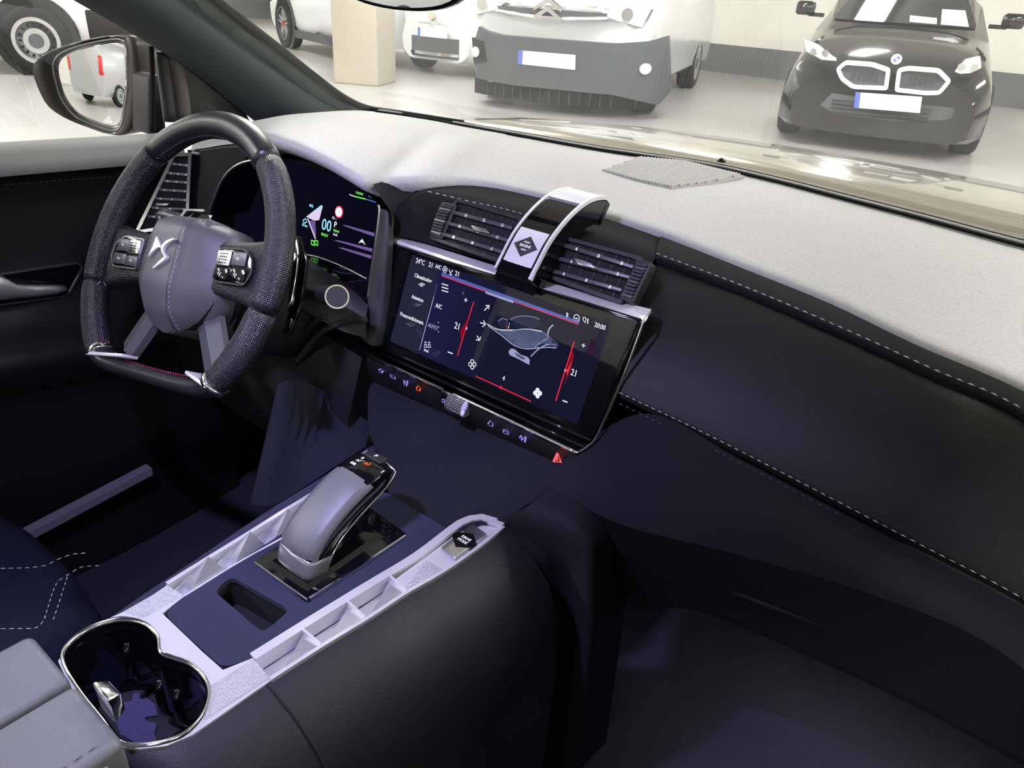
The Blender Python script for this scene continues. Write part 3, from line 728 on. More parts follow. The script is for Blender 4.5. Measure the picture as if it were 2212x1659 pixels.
# swept trim rolls under the column
for L in ([(620,770),(650,725),(690,690),(705,685)], [(640,785),(680,730),(730,700),(790,690)]):
    tube('column_trim_roll', cr([PY(x,y,.548) for x,y in L],5), .004, 'trim_plastic', D, 8)
# side of the tunnel below the dash (driver side)
tn = [[PX(600,830,-.155), PX(640,822,-.14), PY(720,855,.56), PY(800,915,.56)], [PX(570,960,-.19), PX(620,960,-.165), PX(700,960,-.14), PY(790,965,.53)], [PX(540,1090,-.21), PX(590,1090,-.18), PX(660,1050,-.14), PX(720,1010,-.115)]]
loft('tunnel_side', [cr(r,4) for r in tn], mat('tunnel_suede', (.014,.014,.026), .9, noise=.2, nscale=700, spec=.25), D, uv=False)

# ================================================================== instrument cluster
IC = thing('instrument_cluster', 'dark instrument display under the hood behind the steering wheel', 'instrument cluster', (-.36,.66,.88))
tl = rad(14)
kf = Fr((-.36,.660,.96), (1,0,0), (0,math.sin(tl),math.cos(tl)))
scr = [kf.px(*p) for p in ((455,470),(478,395),(530,350),(640,352),(740,385),(812,430),(820,450),(796,640),(792,600),(640,548),(540,530))]
scr = [(-.215,-.10),(-.205,.02),(-.15,.075),(0,.092),(.12,.085),(.17,.07),(.178,-.115),(.06,-.105),(-.06,-.105)]
prism('display', kf, scr, -.004, 0, glow('cluster_dark', (.0035,.003,.009), 1.0), IC)
def kpx(L, h=.001): return [kf.px(x,y,h) for x,y in L]
def kpoly(L, m, name='graphic'): return prism(name, kf, kpx(L), .0005, .001, m, IC)
for L in ([(740,487),(745,486),(808,503),(808,511)], [(720,519),(730,519),(804,537),(803,544)], [(730,535),(740,535),(802,552),(801,559)]): kpoly(L, 'scr_violet')
kpoly([(661,468),(696,447),(689,475),(679,477)], 'scr_pink'); kpoly([(664,466),(661,468),(697,446),(694,443)], 'scr_cyan')
kpoly([(667,476),(680,478),(682,508),(680,514)], 'scr_violet'); stroke('needle', kf, kpx([(665,472),(682,516)]), .0025, .001, 'scr_pink', IC)
def ktext(s, x, y, hpx, m, **k):
    a, b = kf.px(x,y); c, d = kf.px(x,y-hpx); text(s, kf, a, b, .0012, d-b, m, IC, **k)
ktext('00', 707, 488, 25, 'scr_cyan', sx=.95); ktext('P', 726, 486, 13, 'scr_white'); ktext('Hybrid', 728, 499, 5.5, 'scr_green', sx=.9); ktext('km/h', 726, 507, 5.5, 'scr_pink', sx=.9); ktext('READY', 703, 508, 6, 'scr_green', sx=.9)
ktext('90%', 674, 445, 6, 'scr_cyan'); ktext('62 km', 660, 487, 6, 'scr_cyan', sx=.9); ktext('CHARGE', 778, 418, 5, 'scr_green', sx=.9); ktext('ECO', 802, 425, 5, 'scr_blue', sx=.9); ktext('70 --', 724, 472, 6, 'scr_pink')
for x in (676, 684): stroke('indicator', kf, kpx([(x-3,519),(x+3,521),(x+3,530),(x-3,528)]), .0022, .001, 'scr_green', IC, closed=True)
a, b = kf.px(733,458); prism('road_sign', kf, [(a+.0085*math.cos(i*.393), b+.0085*math.sin(i*.393)) for i in range(16)], .0004, .0008, 'scr_red', IC); prism('road_sign_face', kf, [(a+.0068*math.cos(i*.393), b+.0068*math.sin(i*.393)) for i in range(16)], .0008, .0012, 'scr_white', IC)
kpoly([(782,516),(774,525),(782,523),(789,529)], 'scr_white', 'position_arrow')
stroke('power_bar', kf, kpx([(765,424),(790,430)]), .0016, .001, 'scr_green', IC); stroke('power_bar', kf, kpx([(790,430),(812,437)]), .0016, .001, 'scr_blue', IC); stroke('power_bar', kf, kpx([(755,420),(765,424)]), .0014, .001, 'scr_pink', IC)
stroke('fuel_outline', kf, kpx([(655,476),(661,472),(663,480),(657,482)]), .0018, .001, 'scr_cyan', IC, closed=True)
# bezel: bright edge round the opening, black throat
bz = [PY(450,472,.585), PY(463,430,.585), PY(487,380,.59), PY(527,351,.595), PY(600,345,.60), PY(680,360,.61), PY(760,395,.615), PY(808,432,.617), PY(820,452,.618), PY(814,510,.612), PY(802,590,.604), PY(795,645,.598)]
bzc = cr(bz,5)
tube('bezel_edge', bzc[:21], .0022, 'satin_metal', IC, 6)
tube('bezel_edge', bzc[38:], .0020, 'satin_metal', IC, 6)
inn = [PY(p[0],p[1],.0) if False else q+V(.0,.055,-.005) for p, q in zip(bz, bz)]
loft('throat', [bzc, cr([q+V(0,.07,-.002) for q in bz],5)], 'gloss_black', IC, uv=False)
# right jamb between cluster and touchscreen
jm = [[PY(820,450,.618), PY(835,455,.612), PY(850,470,.626)], [PY(814,520,.61), PY(832,520,.602), PY(850,520,.615)], [PY(802,590,.602), PY(826,600,.594), PY(846,590,.61)], [PY(794,660,.592), PY(818,690,.585), PY(840,690,.60)], [PY(770,720,.58), PY(800,745,.575), PY(830,745,.59)]]
loft('jamb', [cr(r,4) for r in jm], 'trim_plastic', IC, uv=False)
# lower lip with column cover
lp = [[PY(640,546,.63), PY(690,556,.632), PY(745,578,.632), PY(792,602,.625)], [PY(640,556,.60), PY(690,580,.60), PY(745,610,.60), PY(792,640,.595)]]
loft('lower_lip', [cr(r,4) for r in lp], 'gloss_black', IC, uv=False)
tube('lip_edge', cr(lp[0],4), .0012, 'satin_metal', IC, 6)
# shroud under the hood
hd = [[q+V(0,.03,-.03) for q in Fe[8:36]], [q+V(0,.10,-.055) for q in Fe[8:36]]]
loft('hood_lining', hd, 'black_plastic', IC, uv=False)
# ================================================================== touchscreen
TS = thing('touchscreen', 'wide black touchscreen showing the climate menu in the centre of the dashboard', 'touchscreen', (0,.62,.83))
tl = rad(15.3)
sf = Fr((0,.62,.97), (1,0,0), (0,math.sin(tl),math.cos(tl)))
def S2(x, y, h=0): return sf.px(x, y, h)
body = [S2(851,528), S2(1386,690), S2(1276,955), S2(806,745)]
prism('housing', sf, body, -.03, -.001, 'gloss_black', TS, .002)
prism('bezel', sf, off2(body, .003), -.001, .0, 'gloss_black', TS)
disp = [S2(891,550), S2(1319.5,700), S2(1247,917), S2(843,737)]
# lit display with a faint blue wash
mm = bpy.data.materials.new('display_wash'); mm.use_nodes = True; nt = mm.node_tree; nt.nodes.clear()
tc = nt.nodes.new('ShaderNodeTexCoord'); mp = nt.nodes.new('ShaderNodeMapping'); gd = nt.nodes.new('ShaderNodeTexGradient'); rp = nt.nodes.new('ShaderNodeValToRGB'); em = nt.nodes.new('ShaderNodeEmission'); oo = nt.nodes.new('ShaderNodeOutputMaterial')
nt.links.new(tc.outputs['Generated'], mp.inputs[0]); nt.links.new(mp.outputs[0], gd.inputs[0]); nt.links.new(gd.outputs['Fac'], rp.inputs[0]); nt.links.new(rp.outputs[0], em.inputs[0]); nt.links.new(em.outputs[0], oo.inputs[0])
rp.color_ramp.elements[0].color = (.016,.016,.075,1); rp.color_ramp.elements[0].position = 0; rp.color_ramp.elements[1].color = (.008,.008,.026,1); rp.color_ramp.elements[1].position = .55
MT['display_wash'] = mm
DP = prism('display', sf, disp, .0, .0004, 'display_wash', TS)
def sp(L, m, name='graphic', h=.0005): return prism(name, sf, [S2(x,y) for x,y in L], h, h+.0002, m, TS)
def ss(L, m, w=.0012, name='icon', closed=False, h=.0006): return stroke(name, sf, [S2(x,y) for x,y in L], w, h, m, TS, closed, .0001)
def stx(s, x, y, hpx, m='scr_white', **k):
    a, b = S2(x,y); d = S2(x,y-hpx)[1]-b; text(s, sf, a, b, .0007, d, m, TS, **k)
sp([(891,551),(951,572),(905,765),(845,737)], 'scr_grey', 'side_panel')
ss([(938,641),(907,756)], 'scr_soft', .0012); ss([(945,612),(938,641)], 'scr_ghost2', .0012)
sp([(955,595),(1251,700),(1251,702),(955,597)], 'scr_red', 'header_line'); sp([(955,588),(1253,694),(1251,700),(955,595)], 'scr_blue', 'header_glow'); sp([(1050,629),(1110,650),(1110,655),(1050,634)], 'scr_soft', 'header_glow', .0008)
stx('24°C', 909, 566, 11, sx=.85); stx('21', 932, 573, 11, sx=.9); stx('A/C', 948, 577, 9, sx=.85); stx('21', 989, 592, 11, sx=.9)
for x, y in ((962,582), (1021,787)):
    r = .0022 if x < 1000 else .0032
    a, b = S2(x,y)
    for i in range(4):
        cx, cy = a+r*math.cos(i*1.571+.3), b+r*math.sin(i*1.571+.3)
        stroke('icon', sf, [(cx+r*.75*math.cos(j*.785), cy+r*.75*math.sin(j*.785)) for j in range(8)], r*.35, .0006, 'scr_white', TS, True, .0001)
a, b = S2(1162,849)
for i in range(4):
    cx, cy = a+.0032*math.cos(i*1.571+.3), b+.0032*math.sin(i*1.571+.3); prism('icon', sf, [(cx+.0028*math.cos(j*.785), cy+.0028*math.sin(j*.785)) for j in range(8)], .0006, .0008, 'scr_white', TS)
ss([(971,583),(974,590),(979,584)], 'scr_white'); ss([(972,592),(977,594)], 'scr_white')
stx('Climatizador', 915, 601, 9, sx=.82); stx('Asientos', 903, 645, 9, sx=.82); stx('Preacondicionam.', 891, 688, 9, sx=.82)
sp([(904,614),(912,610),(920,615),(911,620)], 'scr_white', 'diamond_mark')
for x, y in ((900,657), (887,700)):
    sp([(x-7,y-2),(x+2,y-5),(x+9,y),(x,y+4)], 'scr_ghost2', 'diamond_mark'); ss([(x-9,y-2),(x,y+5),(x+11,y)], 'scr_soft', .0006)
for dy in (0, 7, 14): ss([(955,613+dy),(969,617+dy)], 'scr_white', .0013)
stx('+', 1007, 649, 13, sx=1.1); stx('A/C', 949, 662, 10, sx=.85); stx('AUTO', 936, 706, 9, 'scr_soft', sx=.8); stx('SYNC', 922, 758, 5, sx=.85); stx('21', 989, 705, 15, sx=.85); stx('4', 1089, 817, 10)
for y in (696, 706, 716): ss([(947,y),(949,y+1)], 'scr_soft', .0018)
for x in (920, 928):
    ss([(x-3,750),(x-2,744),(x+2,744),(x+3,750)], 'scr_white', .0009, closed=True); ss([(x-1.5,741),(x,738),(x+1.5,741)], 'scr_white', .0012)
ss([(968,760),(979,764)], 'scr_white', .0014); ss([(1216,865),(1227,869)], 'scr_white', .0014); stx('+', 1261, 747, 13, sx=1.1); stx('21', 1241, 806, 15, sx=.85); stx('20:00', 1297, 705, 11, sx=.85)
ss([(1024,652),(989,768)], 'scr_red', .0014); ss([(1241,738),(1201,866)], 'scr_red', .0014)
sp([(1010,690),(1017,676),(1006,712),(998,735)], 'scr_reddim', 'heat_glow'); sp([(994,716),(1011,690),(998,735)], 'scr_reddim', 'heat_glow', .0006)
sp([(1236,754),(1241,768),(1232,800),(1220,832)], 'scr_reddim', 'heat_glow'); sp([(1224,800),(1238,778),(1226,812)], 'scr_red', 'heat_glow', .0006)
ss([(1028,812),(1148,867)], 'scr_red', .0012); sp([(1079,838),(1083,832),(1086,841)], 'scr_red', 'pointer')
sp([(1006,709),(1010,706),(1009,713)], 'scr_white', 'pointer'); sp([(1220,797),(1220,803),(1225,800)], 'scr_white', 'pointer')
for (a, b, c, d, e) in (((1047,671),(1057,660),(1050,660),(1058,660),(1056,668)), ((1038,697),(1050,700),(1045,692),(1050,700),(1043,706)), ((1031,725),(1036,734),(1029,734),(1037,735),(1039,727))):
    ss([a,b], 'scr_white', .0012); ss([c,d,e], 'scr_white', .0012)
# status icons at the right
ss([(1224,676),(1228,684),(1225,688),(1226,675),(1228,678),(1223,685)], 'scr_white', .0008)
ss([(1240,690),(1241,682),(1246,679),(1252,683),(1252,692),(1247,694)], 'scr_white', .0010, closed=True); ss([(1243,687),(1249,689)], 'scr_white', .0012)
ss([(1261,692),(1260,686),(1264,685),(1267,689),(1264,697)], 'scr_white', .0010, closed=True); ss([(1271,688),(1270,699)], 'scr_white', .0014)
# cabin drawing with the air stream
sp([(1052,699),(1062,703),(1080,712),(1105,711),(1140,711),(1175,716),(1190,728),(1196,745),(1175,742),(1150,752),(1125,752),(1105,740),(1085,722)], 'scr_ghost2', 'air_stream')
sp([(1075,695),(1085,689),(1098,692),(1103,706),(1090,710),(1080,706)], 'scr_ghost', 'dash_drawing'); sp([(1103,689),(1122,683),(1150,684),(1165,690),(1168,702),(1150,712),(1110,708)], 'scr_ghost', 'screen_drawing')
for L, m, w in (([(1053,700),(1075,711),(1105,713),(1140,711),(1172,716)], 'scr_white', .0010), ([(1056,704),(1085,725),(1110,745),(1135,753),(1160,752),(1185,750),(1202,752)], 'scr_soft', .0012), ([(1103,690),(1122,683),(1150,684),(1166,690)], 'scr_soft', .0006),
    ([(1076,695),(1086,688),(1098,692)], 'scr_soft', .0007), ([(1094,696),(1097,712)], 'scr_red', .0008), ([(1101,698),(1099,709)], 'scr_white', .0012), ([(1196,702),(1188,709),(1184,722),(1186,730)], 'scr_soft', .0018), ([(1186,730),(1172,737),(1155,750)], 'scr_soft', .0016),
    ([(1200,744),(1180,745),(1163,755),(1147,770)], 'scr_soft', .0014), ([(1192,732),(1206,744)], 'scr_ghost2', .0014), ([(1180,738),(1205,748)], 'scr_ghost2', .003)):
    ss(cr([V(*p,0) for p in L],4) and [(q.x,q.y) for q in cr([V(*p,0) for p in L],4)], m, w, 'drawing_line')
for i in range(9):
    y = 715+i*4; ss([(1080+i*5,y-1),(1120+i*3,y+2),(1165,y-2+i*.5)], 'scr_soft', .0003, 'drawing_line')
sp([(1099,760),(1104,753),(1112,754),(1125,766),(1140,771),(1145,777),(1144,788),(1136,784),(1122,776),(1102,767)], 'scr_soft', 'seat_drawing'); sp([(1112,760),(1124,767),(1136,774),(1132,777),(1118,770)], 'scr_ghost2', 'seat_drawing', .0007)
# cover glass: thin pane in front of the picture
prism('cover_glass', sf, off2(body, .004), .0012, .0016, 'screen_glass', TS)
# bright frame: top ledge, right edge, lower bar
top0 = [(852,506),(990,549),(1140,596),(1280,637),(1362,657),(1407,668)]
led_b = [PY(x,y,.650 if i < 5 else .640) for i,(x,y) in enumerate(top0)]
led_f = [PY(x,y,.626) for x,y in ((851,517),(985,562),(1130,610),(1265,655),(1345,678),(1388,690))]
rows = [[p+V(0,.004,-.006) for p in led_b], led_b, led_f, [p+V(0,-.0015,-.003) for p in led_f], [p+V(0,.001,-.007) for p in led_f]]
loft('top_ledge', rows, 'ledge_metal', TS, smooth=False, uv=False)
loft('ledge_end', [[led_b[-1], led_f[-1]], [PY(1404,678,.634), PY(1388,700,.620)], [PY(1396,690,.630), PY(1384,712,.617)]], 'satin_metal', TS, uv=False)
rt = cr([sf.pt(*S2(x,y,.002),.002) for x,y in ((1389,692),(1386,706),(1340,830),(1290,940),(1272,962),(1248,978))],5)
tube('frame_edge', rt, .0016, 'bright_metal', TS, 8)
bar = [sf.pt(*S2(x,y,.003),.003) for x,y in ((789,763),(900,815),(1060,889),(1180,946),(1248,979))]
tube('lower_bar', cr(bar,4), .0024, 'bright_metal', TS, 8)
for (x0,y0,x1,y1) in ((808,743,1275,951),(800,752,1262,966)):
    a, b = sf.pt(*S2(x0,y0,.002),.002), sf.pt(*S2(x1,y1,.002),.002); tube('ridge', [a.lerp(b,i/6) for i in range(7)], .0022, 'gloss_black', TS, 8)
# key strip below
kb = [[sf.pt(*S2(x,y),0) for x,y in ((790,766),(900,818),(1060,892),(1248,981))], [PY(x,y,.582) for x,y in ((795,800),(900,845),(1060,915),(1241,1003))], [PY(x,y,.60) for x,y in ((800,822),(900,866),(1060,936),(1238,1012))]]
KS = thing('key_strip', 'black strip of lit shortcut keys below the touchscreen', 'control panel', (0,.59,.79))
loft('panel', [cr(r,4) for r in kb], 'black_plastic', KS, uv=False)
ka, kb_, kc = PY(823,802,.585), PY(1205,990,.585), PY(1205,1010,.596)
kx = V(1,0,0); kfr = Fr(PY(1000,885,.585), kx, V(0,-.55,.83))
def ks(L, m='icon_violet', w=.0012, closed=False): return stroke('key_icon', kfr, [kfr.px(x,y,.0035) for x,y in L], w, .0035, m, KS, closed)
ks([(818,798),(824,796),(829,800),(826,805),(821,803)], closed=True); ks([(822,799),(826,801),(824,805)]); ks([(844,808),(854,812),(854,819),(845,815)], closed=True); ks([(846,813),(852,816)]); ks([(872,820),(874,829)]); ks([(876,822),(873,830),(876,834)]); ks([(881,822),(878,834)], w=.0018)
ks([(900,836),(905,833),(909,838),(907,844),(901,843)], 'scr_orange', .0014, True)
ks([(1054,915),(1060,908),(1065,914),(1065,921),(1056,918)], closed=True); ks([(1087,933),(1089,927),(1096,928),(1099,935),(1098,938),(1088,935)], closed=True); ks([(1090,931),(1097,933)])
ks([(1122,944),(1127,940),(1131,946),(1127,951)], closed=True); ks([(1126,940),(1128,950)]); ks([(1136,942),(1134,955)], w=.002)
hz = [kfr.px(x,y,.0035) for x,y in ((1196,997),(1205,978),(1212,998))]
stroke('hazard_icon', kfr, hz, .0028, .0035, glow('scr_hazard', (1.0,.10,.12), 1.6), KS, True); prism('hazard_icon', kfr, off2(hz, .0034), .0036, .004, 'scr_hazard', KS)
# volume roller
kr = [PY(955,868,.578), PY(1012,893,.578)]
ax = (kr[1]-kr[0]).normalized(); c0 = PY(990,876,.577)
VR = thing('volume_roller', 'knurled chrome volume roller at the middle of the key strip', 'roller', tuple(c0))
rows = []
for i in range(-4,5):
    p = c0+ax*i*.0032; rows.append([p+V(0,-math.cos(a),math.sin(a))*.0105 for a in [j*math.pi/12 for j in range(24)]])
loft('roller', rows, mat('roller_knurl', (.45,.45,.47), .25, metal=.9, dots=1.0, dscale=1300), VR, cu=True, caps=True)
box('power_key', c0-ax*.021+V(0,.002,0), (.011,.008,.016), 'gloss_black', VR, .001)
stroke('power_icon', Fr(c0-ax*.021+V(0,-.003,0), ax, V(0,.2,1)), [(.0022*math.cos(i*.7), .0022*math.sin(i*.7)) for i in range(9)], .0009, .0, 'icon_violet', VR, True)
box('chrome_cap', c0-ax*.018+V(0,.0,.011), (.016,.006,.004), 'bright_metal', VR, .001)

# ================================================================== centre air vents and bridge
def vent_frame(pts):  # plane through three of the four pixel points with chosen Y
    a, b, c = pts; x = (b-a).normalized(); y = (c-a); y = (y-x*y.dot(x)).normalized(); f = Fr(a, x, y)
    if f.n.y > 0: f = Fr(a, -x, y)
    return f
def centre_vent(label, corners, wheel_q, tabpx, slats, sgn):
    """corners: TL TR BR BL pixels, on the plane leaning with the fascia"""
    o = PY(corners[3][0], corners[3][1], .650); tilt = rad(32)
    f = Fr(o, (1,0,0), (0,math.sin(tilt),math.cos(tilt)))
    q = [f.px(*p,.004) for p in corners]
    T = thing('air_vent', label, 'air vent', tuple(f.pt(sum(p[0] for p in q)/4, min(p[1] for p in q), 0)))
    fo = off2(q, -.004)
    prism('cavity', f, fo, -.012, .001, 'dark_void', T)
    ring('frame', f, rnd(fo,.003,2), rnd(q,.003,2), -.01, .006, 'black_plastic', T)
    for k, (p0, p1) in enumerate(slats):
        a, b = f.px(*p0,.006), f.px(*p1,.006); a, b = Vector(a), Vector(b); u = (b-a).normalized(); n_ = Vector((-u.y,u.x))
        sl = prism('slat', f, [tuple(a-n_*.0022), tuple(b-n_*.0022), tuple(b+n_*.0022), tuple(a+n_*.0022)], .001, .0085, 'slat_grey', T, .0006)
        for t_ in (.25,.55,.85):
            m_ = a.lerp(b,t_); prism('pivot', f, [(m_.x-.0018,m_.y-.0022),(m_.x+.0018,m_.y-.0022),(m_.x+.0018,m_.y+.0022),(m_.x-.0018,m_.y+.0022)], .006, .0092, 'satin_metal', sl, .0005)
    # upright vanes behind the slats
    for i in range(6):
        t_ = (i+.7)/6.4; a = Vector(q[0]).lerp(Vector(q[1]),t_); b = Vector(q[3]).lerp(Vector(q[2]),t_)
        prism('vane', f, [(a.x-.0006,a.y),(a.x+.0006,a.y),(b.x+.0006,b.y),(b.x-.0006,b.y)], .001, .0018, mat('vane_black', (.02,.02,.021), .5), T)
    tq = [f.px(*p,.014) for p in tabpx]
    tb = prism('tab', f, tq, .006, .014, 'satin_metal', T, .0008)
    wq = [f.px(*p,.010) for p in wheel_q]
    w = prism('thumbwheel_block', f, rnd(wq,.003,2), -.006, .008, 'black_plastic', T, .001)
    ins = off2(wq, .0035)
    for i in range(10):
        t_ = (i+.5)/10; a = Vector(ins[0]).lerp(Vector(ins[3]),t_); b = Vector(ins[1]).lerp(Vector(ins[2]),t_)
        prism('wheel_ridge', f, [(a.x,a.y-.0012),(b.x,b.y-.0012),(b.x,b.y+.0012),(a.x,a.y+.0012)], .008, .0105+.002*math.sin(math.pi*t_), 'black_plastic' if i % 4 != 1 else 'slat_grey', w)
    return T
centre_vent('left centre air vent with satin tab beside the start bridge', [(990,437),(1124,477),(1084,561),(938,512)], [(951,434),(985,441),(953,516),(924,507)], [(1016,486),(1050,495),(1056,504),(1022,497)], [((978,459),(1108,494)),((963,481),(1098,520)),((950,504),(1086,545))], -1)
centre_vent('right centre air vent with satin tab beside the leather pad', [(1210,516),(1378,562),(1340,648),(1172,588)], [(1374,558),(1408,566),(1366,655),(1334,644)], [(1238,556),(1276,568),(1287,580),(1248,572)], [((1208,527),(1370,578)),((1196,556),(1362,600)),((1180,582),(1345,628))], 1)
# bridge carrying the start button
BR = thing('start_bridge', 'arched black and chrome bridge with the start button between the vents', 'start button', (.025,.615,1.0))
prof = [(.6045,.994),(.6145,1.006),(.636,1.030),(.668,1.050),(.702,1.061),(.735,1.060),(.748,1.052)]
P = cr([V(0,y,z) for y,z in prof],6); n = len(P)
def band(x0, x1, h, a=0, b=None): 
    Q = []
    for i in range(n):
        t = (P[min(i+1,n-1)]-P[max(i-1,0)]).normalized(); nn = V(0,-t.z,t.y); Q.append(P[i]+nn*h)
    Q = Q[a:b]; return [[q+V(x0,0,0) for q in Q], [q+V(x1,0,0) for q in Q]]
def solidband(name, x0, x1, h0, h1, m, a=0, b=None):
    lo, hi = band(x0,x1,h0,a,b), band(x0,x1,h1,a,b)
    return loft(name, [list(r) for r in zip(lo[0],hi[0],hi[1],lo[1])], m, BR, smooth=False, cu=True, caps=True, uv=False)
solidband('arch', .0, .050, -.030, -.003, 'gloss_black')
solidband('top_face', .003, .047, -.004, .0, 'gloss_black', 0, 22)
solidband('brushed_cap', .003, .047, -.004, .0005, 'knurled_metal', 22, 32)
for x in (.0, .047): solidband('chrome_edge', x, x+.003, -.004, .0015, 'ledge_metal')
nose = prism('nose', Fr((.025,.606,.985),(1,0,0),(0,.64,.77)), [(-.025,-.004),(.025,-.004),(.025,.014),(-.025,.014)], -.012, .001, 'gloss_black', BR)
bt = solidband('button', .006, .044, .0, .0012, 'ledge_metal', 5, 14)
c5, c14 = P[5], P[13]; up = (c14-c5).normalized(); mid = (c5+c14)/2
bf = Fr(mid+V(.025,0,0), (1,0,0), up); 
dmn = prism('button_face', bf, [(-.016,0),(0,-.0125),(.016,0),(0,.0125)], -.001, .0030, 'black_plastic', bt, .0005)
text('START', bf, 0, .0046, .0030, .0020, 'white_print', bt); text('ENGINE', bf, 0, .0, .0030, .0032, 'white_print', bt, sx=.9); text('STOP', bf, 0, -.0046, .0030, .0020, 'white_print', bt)
joined('dotted_line', [([bf.pt(-.014+i*.0031,-.0215,.001), bf.pt(-.0125+i*.0031,-.0215,.001), bf.pt(-.0125+i*.0031,-.020,.0012), bf.pt(-.014+i*.0031,-.020,.0012)], [(0,1,2,3)]) for i in range(10)], 'white_print', BR)['kind'] = 'stuff'
# driver's air vent on the left
A_, B_, C_ = PX(298,500,-.715), PX(404,484,-.662), PX(411,334,-.672)
xl = (B_-A_).normalized(); yl = (C_-B_); yl = (yl-xl*yl.dot(xl)).normalized(); lf = Fr(A_, xl, yl)
q = [lf.px(*p) for p in ((378,336),(411,334),(404,484),(298,500))]
T = thing('air_vent', 'tall driver side air vent with chrome outline seen through the steering wheel', 'air vent', tuple(lf.pt(.05,-.005,0)))
prism('cavity', lf, q, -.03, -.006, 'dark_void', T)
ring('chrome_frame', lf, off2(q,-.003), off2(q,.002), -.03, .004, 'bright_metal', T)
for i, y in enumerate((352,372,389,408,427,447,466)):
    xl0 = 372-(y-340)*.46; a, b = lf.px(xl0+4,y-1), lf.px(406,y+3)
    sl = prism('slat', lf, [a,b,(b[0],b[1]-.004),(a[0],a[1]-.004)], -.018, -.001, mat('slat_light', (.16,.16,.165), .35), T, .0006)
    for t_ in (.15,.5,.88):
        m_ = Vector(a).lerp(Vector(b),t_); prism('pivot', lf, [(m_.x-.0014,m_.y-.0032),(m_.x+.0014,m_.y-.0032),(m_.x+.0014,m_.y-.0008),(m_.x-.0014,m_.y-.0008)], -.004, .0, 'satin_metal', sl)
prism('tab', lf, [lf.px(*p) for p in ((340,438),(368,439),(362,446),(338,444))], -.004, .006, 'satin_metal', T, .0008)
# ================================================================== steering wheel
SW = thing('steering_wheel', 'flat-bottomed black leather steering wheel turned slightly left', 'steering wheel', (-.354,.436,.946))
tl = rad(30.14); wr = rad(10)
_x = V(1,0,0); _y = V(0,math.sin(tl),math.cos(tl))
wf = Fr((-.354,.436,.946), _x*math.cos(wr)+_y*math.sin(wr), _y*math.cos(wr)-_x*math.sin(wr))
R, r = .175, .0162
# centre line of the rim: circle with a flat bottom
def rimpt(a):
    """a in degrees, 0 = right, counter-clockwise"""
    x, y = R*math.cos(rad(a)), R*math.sin(rad(a)); return x, y
path = []   # (a, b, radius, section)
for d in range(-46, 227, 3):
    x, y = rimpt(d); path.append((x, y, d))
bl = Vector(rimpt(226)); br = Vector(rimpt(-46))
bot = [(-.1155,-.1285),(-.100,-.1365),(-.06,-.1390),(0,-.1395),(.06,-.1390),(.100,-.1365),(.1155,-.1285)]
def sect(p, tan, rr, hh, seg=20):
    n = Vector((tan.y,-tan.x)); out = []
    for k in range(seg):
        a = 2*math.pi*k/seg; q = Vector(p)+n*rr*math.cos(a); out.append(wf.pt(q.x, q.y, hh*math.sin(a)))
    return out
def rim_piece(name, d0, d1, m, rr=r, hh=.0162, grip=0):
    rows = []; N = max(6, int((d1-d0)/3))
    for i in range(N+1):
        d = d0+(d1-d0)*i/N; p = rimpt(d); t = Vector((-math.sin(rad(d)), math.cos(rad(d))))
        g = rr+grip*max(0,math.sin(math.pi*i/N)); 
        e = .9985 if (i == 0 or i == N) else 1
        rows.append(sect(Vector(p)*1.0, t, g*e*(.94 if i in (0,N) else 1), hh*(.94 if i in (0,N) else 1)))
    return loft(name, rows, m, SW, True, cu=True, caps=True)
rim_piece('rim_top', 47, 127, 'rim_leather')
rim_piece('rim_side', -12, 46, 'rim_perforated', grip=.0008); rim_piece('rim_side', 128, 192, 'rim_perforated', grip=.0008)
rim_piece('rim_grip', -45, -13, 'rim_perforated', rr=.0168, grip=.0018); rim_piece('rim_grip', 193, 226, 'rim_perforated', rr=.0168, grip=.0018)
P = cr([V(*p,0) for p in bot],5); rows = []
for i, p in enumerate(P):
    t = (P[min(i+1,len(P)-1)]-P[max(i-1,0)]).normalized(); e = abs(i/(len(P)-1)-.5)*2
    rows.append(sect((p.x,p.y), Vector((t.x,t.y)), .0098+.0045*e**3, .0125+.003*e**3))
loft('rim_bottom', rows, 'rim_leather', SW, True, cu=True, caps=True)
# bright end caps between grip and bottom piece
for s in (-1, 1):
    d = 226.5 if s < 0 else -46.5; c = Vector(rimpt(d)); t = Vector((-math.sin(rad(d)), math.cos(rad(d))))
    rows = [sect(c+t*u, t, .0172*k, .0172*k) for u, k in ((-.004,.96),(-.003,1),(.003,1),(.004,.96))]
    loft('chrome_collar', rows, 'bright_metal', SW, True, cu=True, caps=True)
    # chrome fillet running inwards along the lower spoke end
    e_ = .045 if s < 0 else .085
    q = [(s*.126,-.134),(s*.122,-.129),(s*e_,-.1205),(s*e_,-.1245)]
    prism('chrome_fillet', wf, q if s > 0 else q[::-1], -.006, .016, 'ledge_metal', SW, .0008)
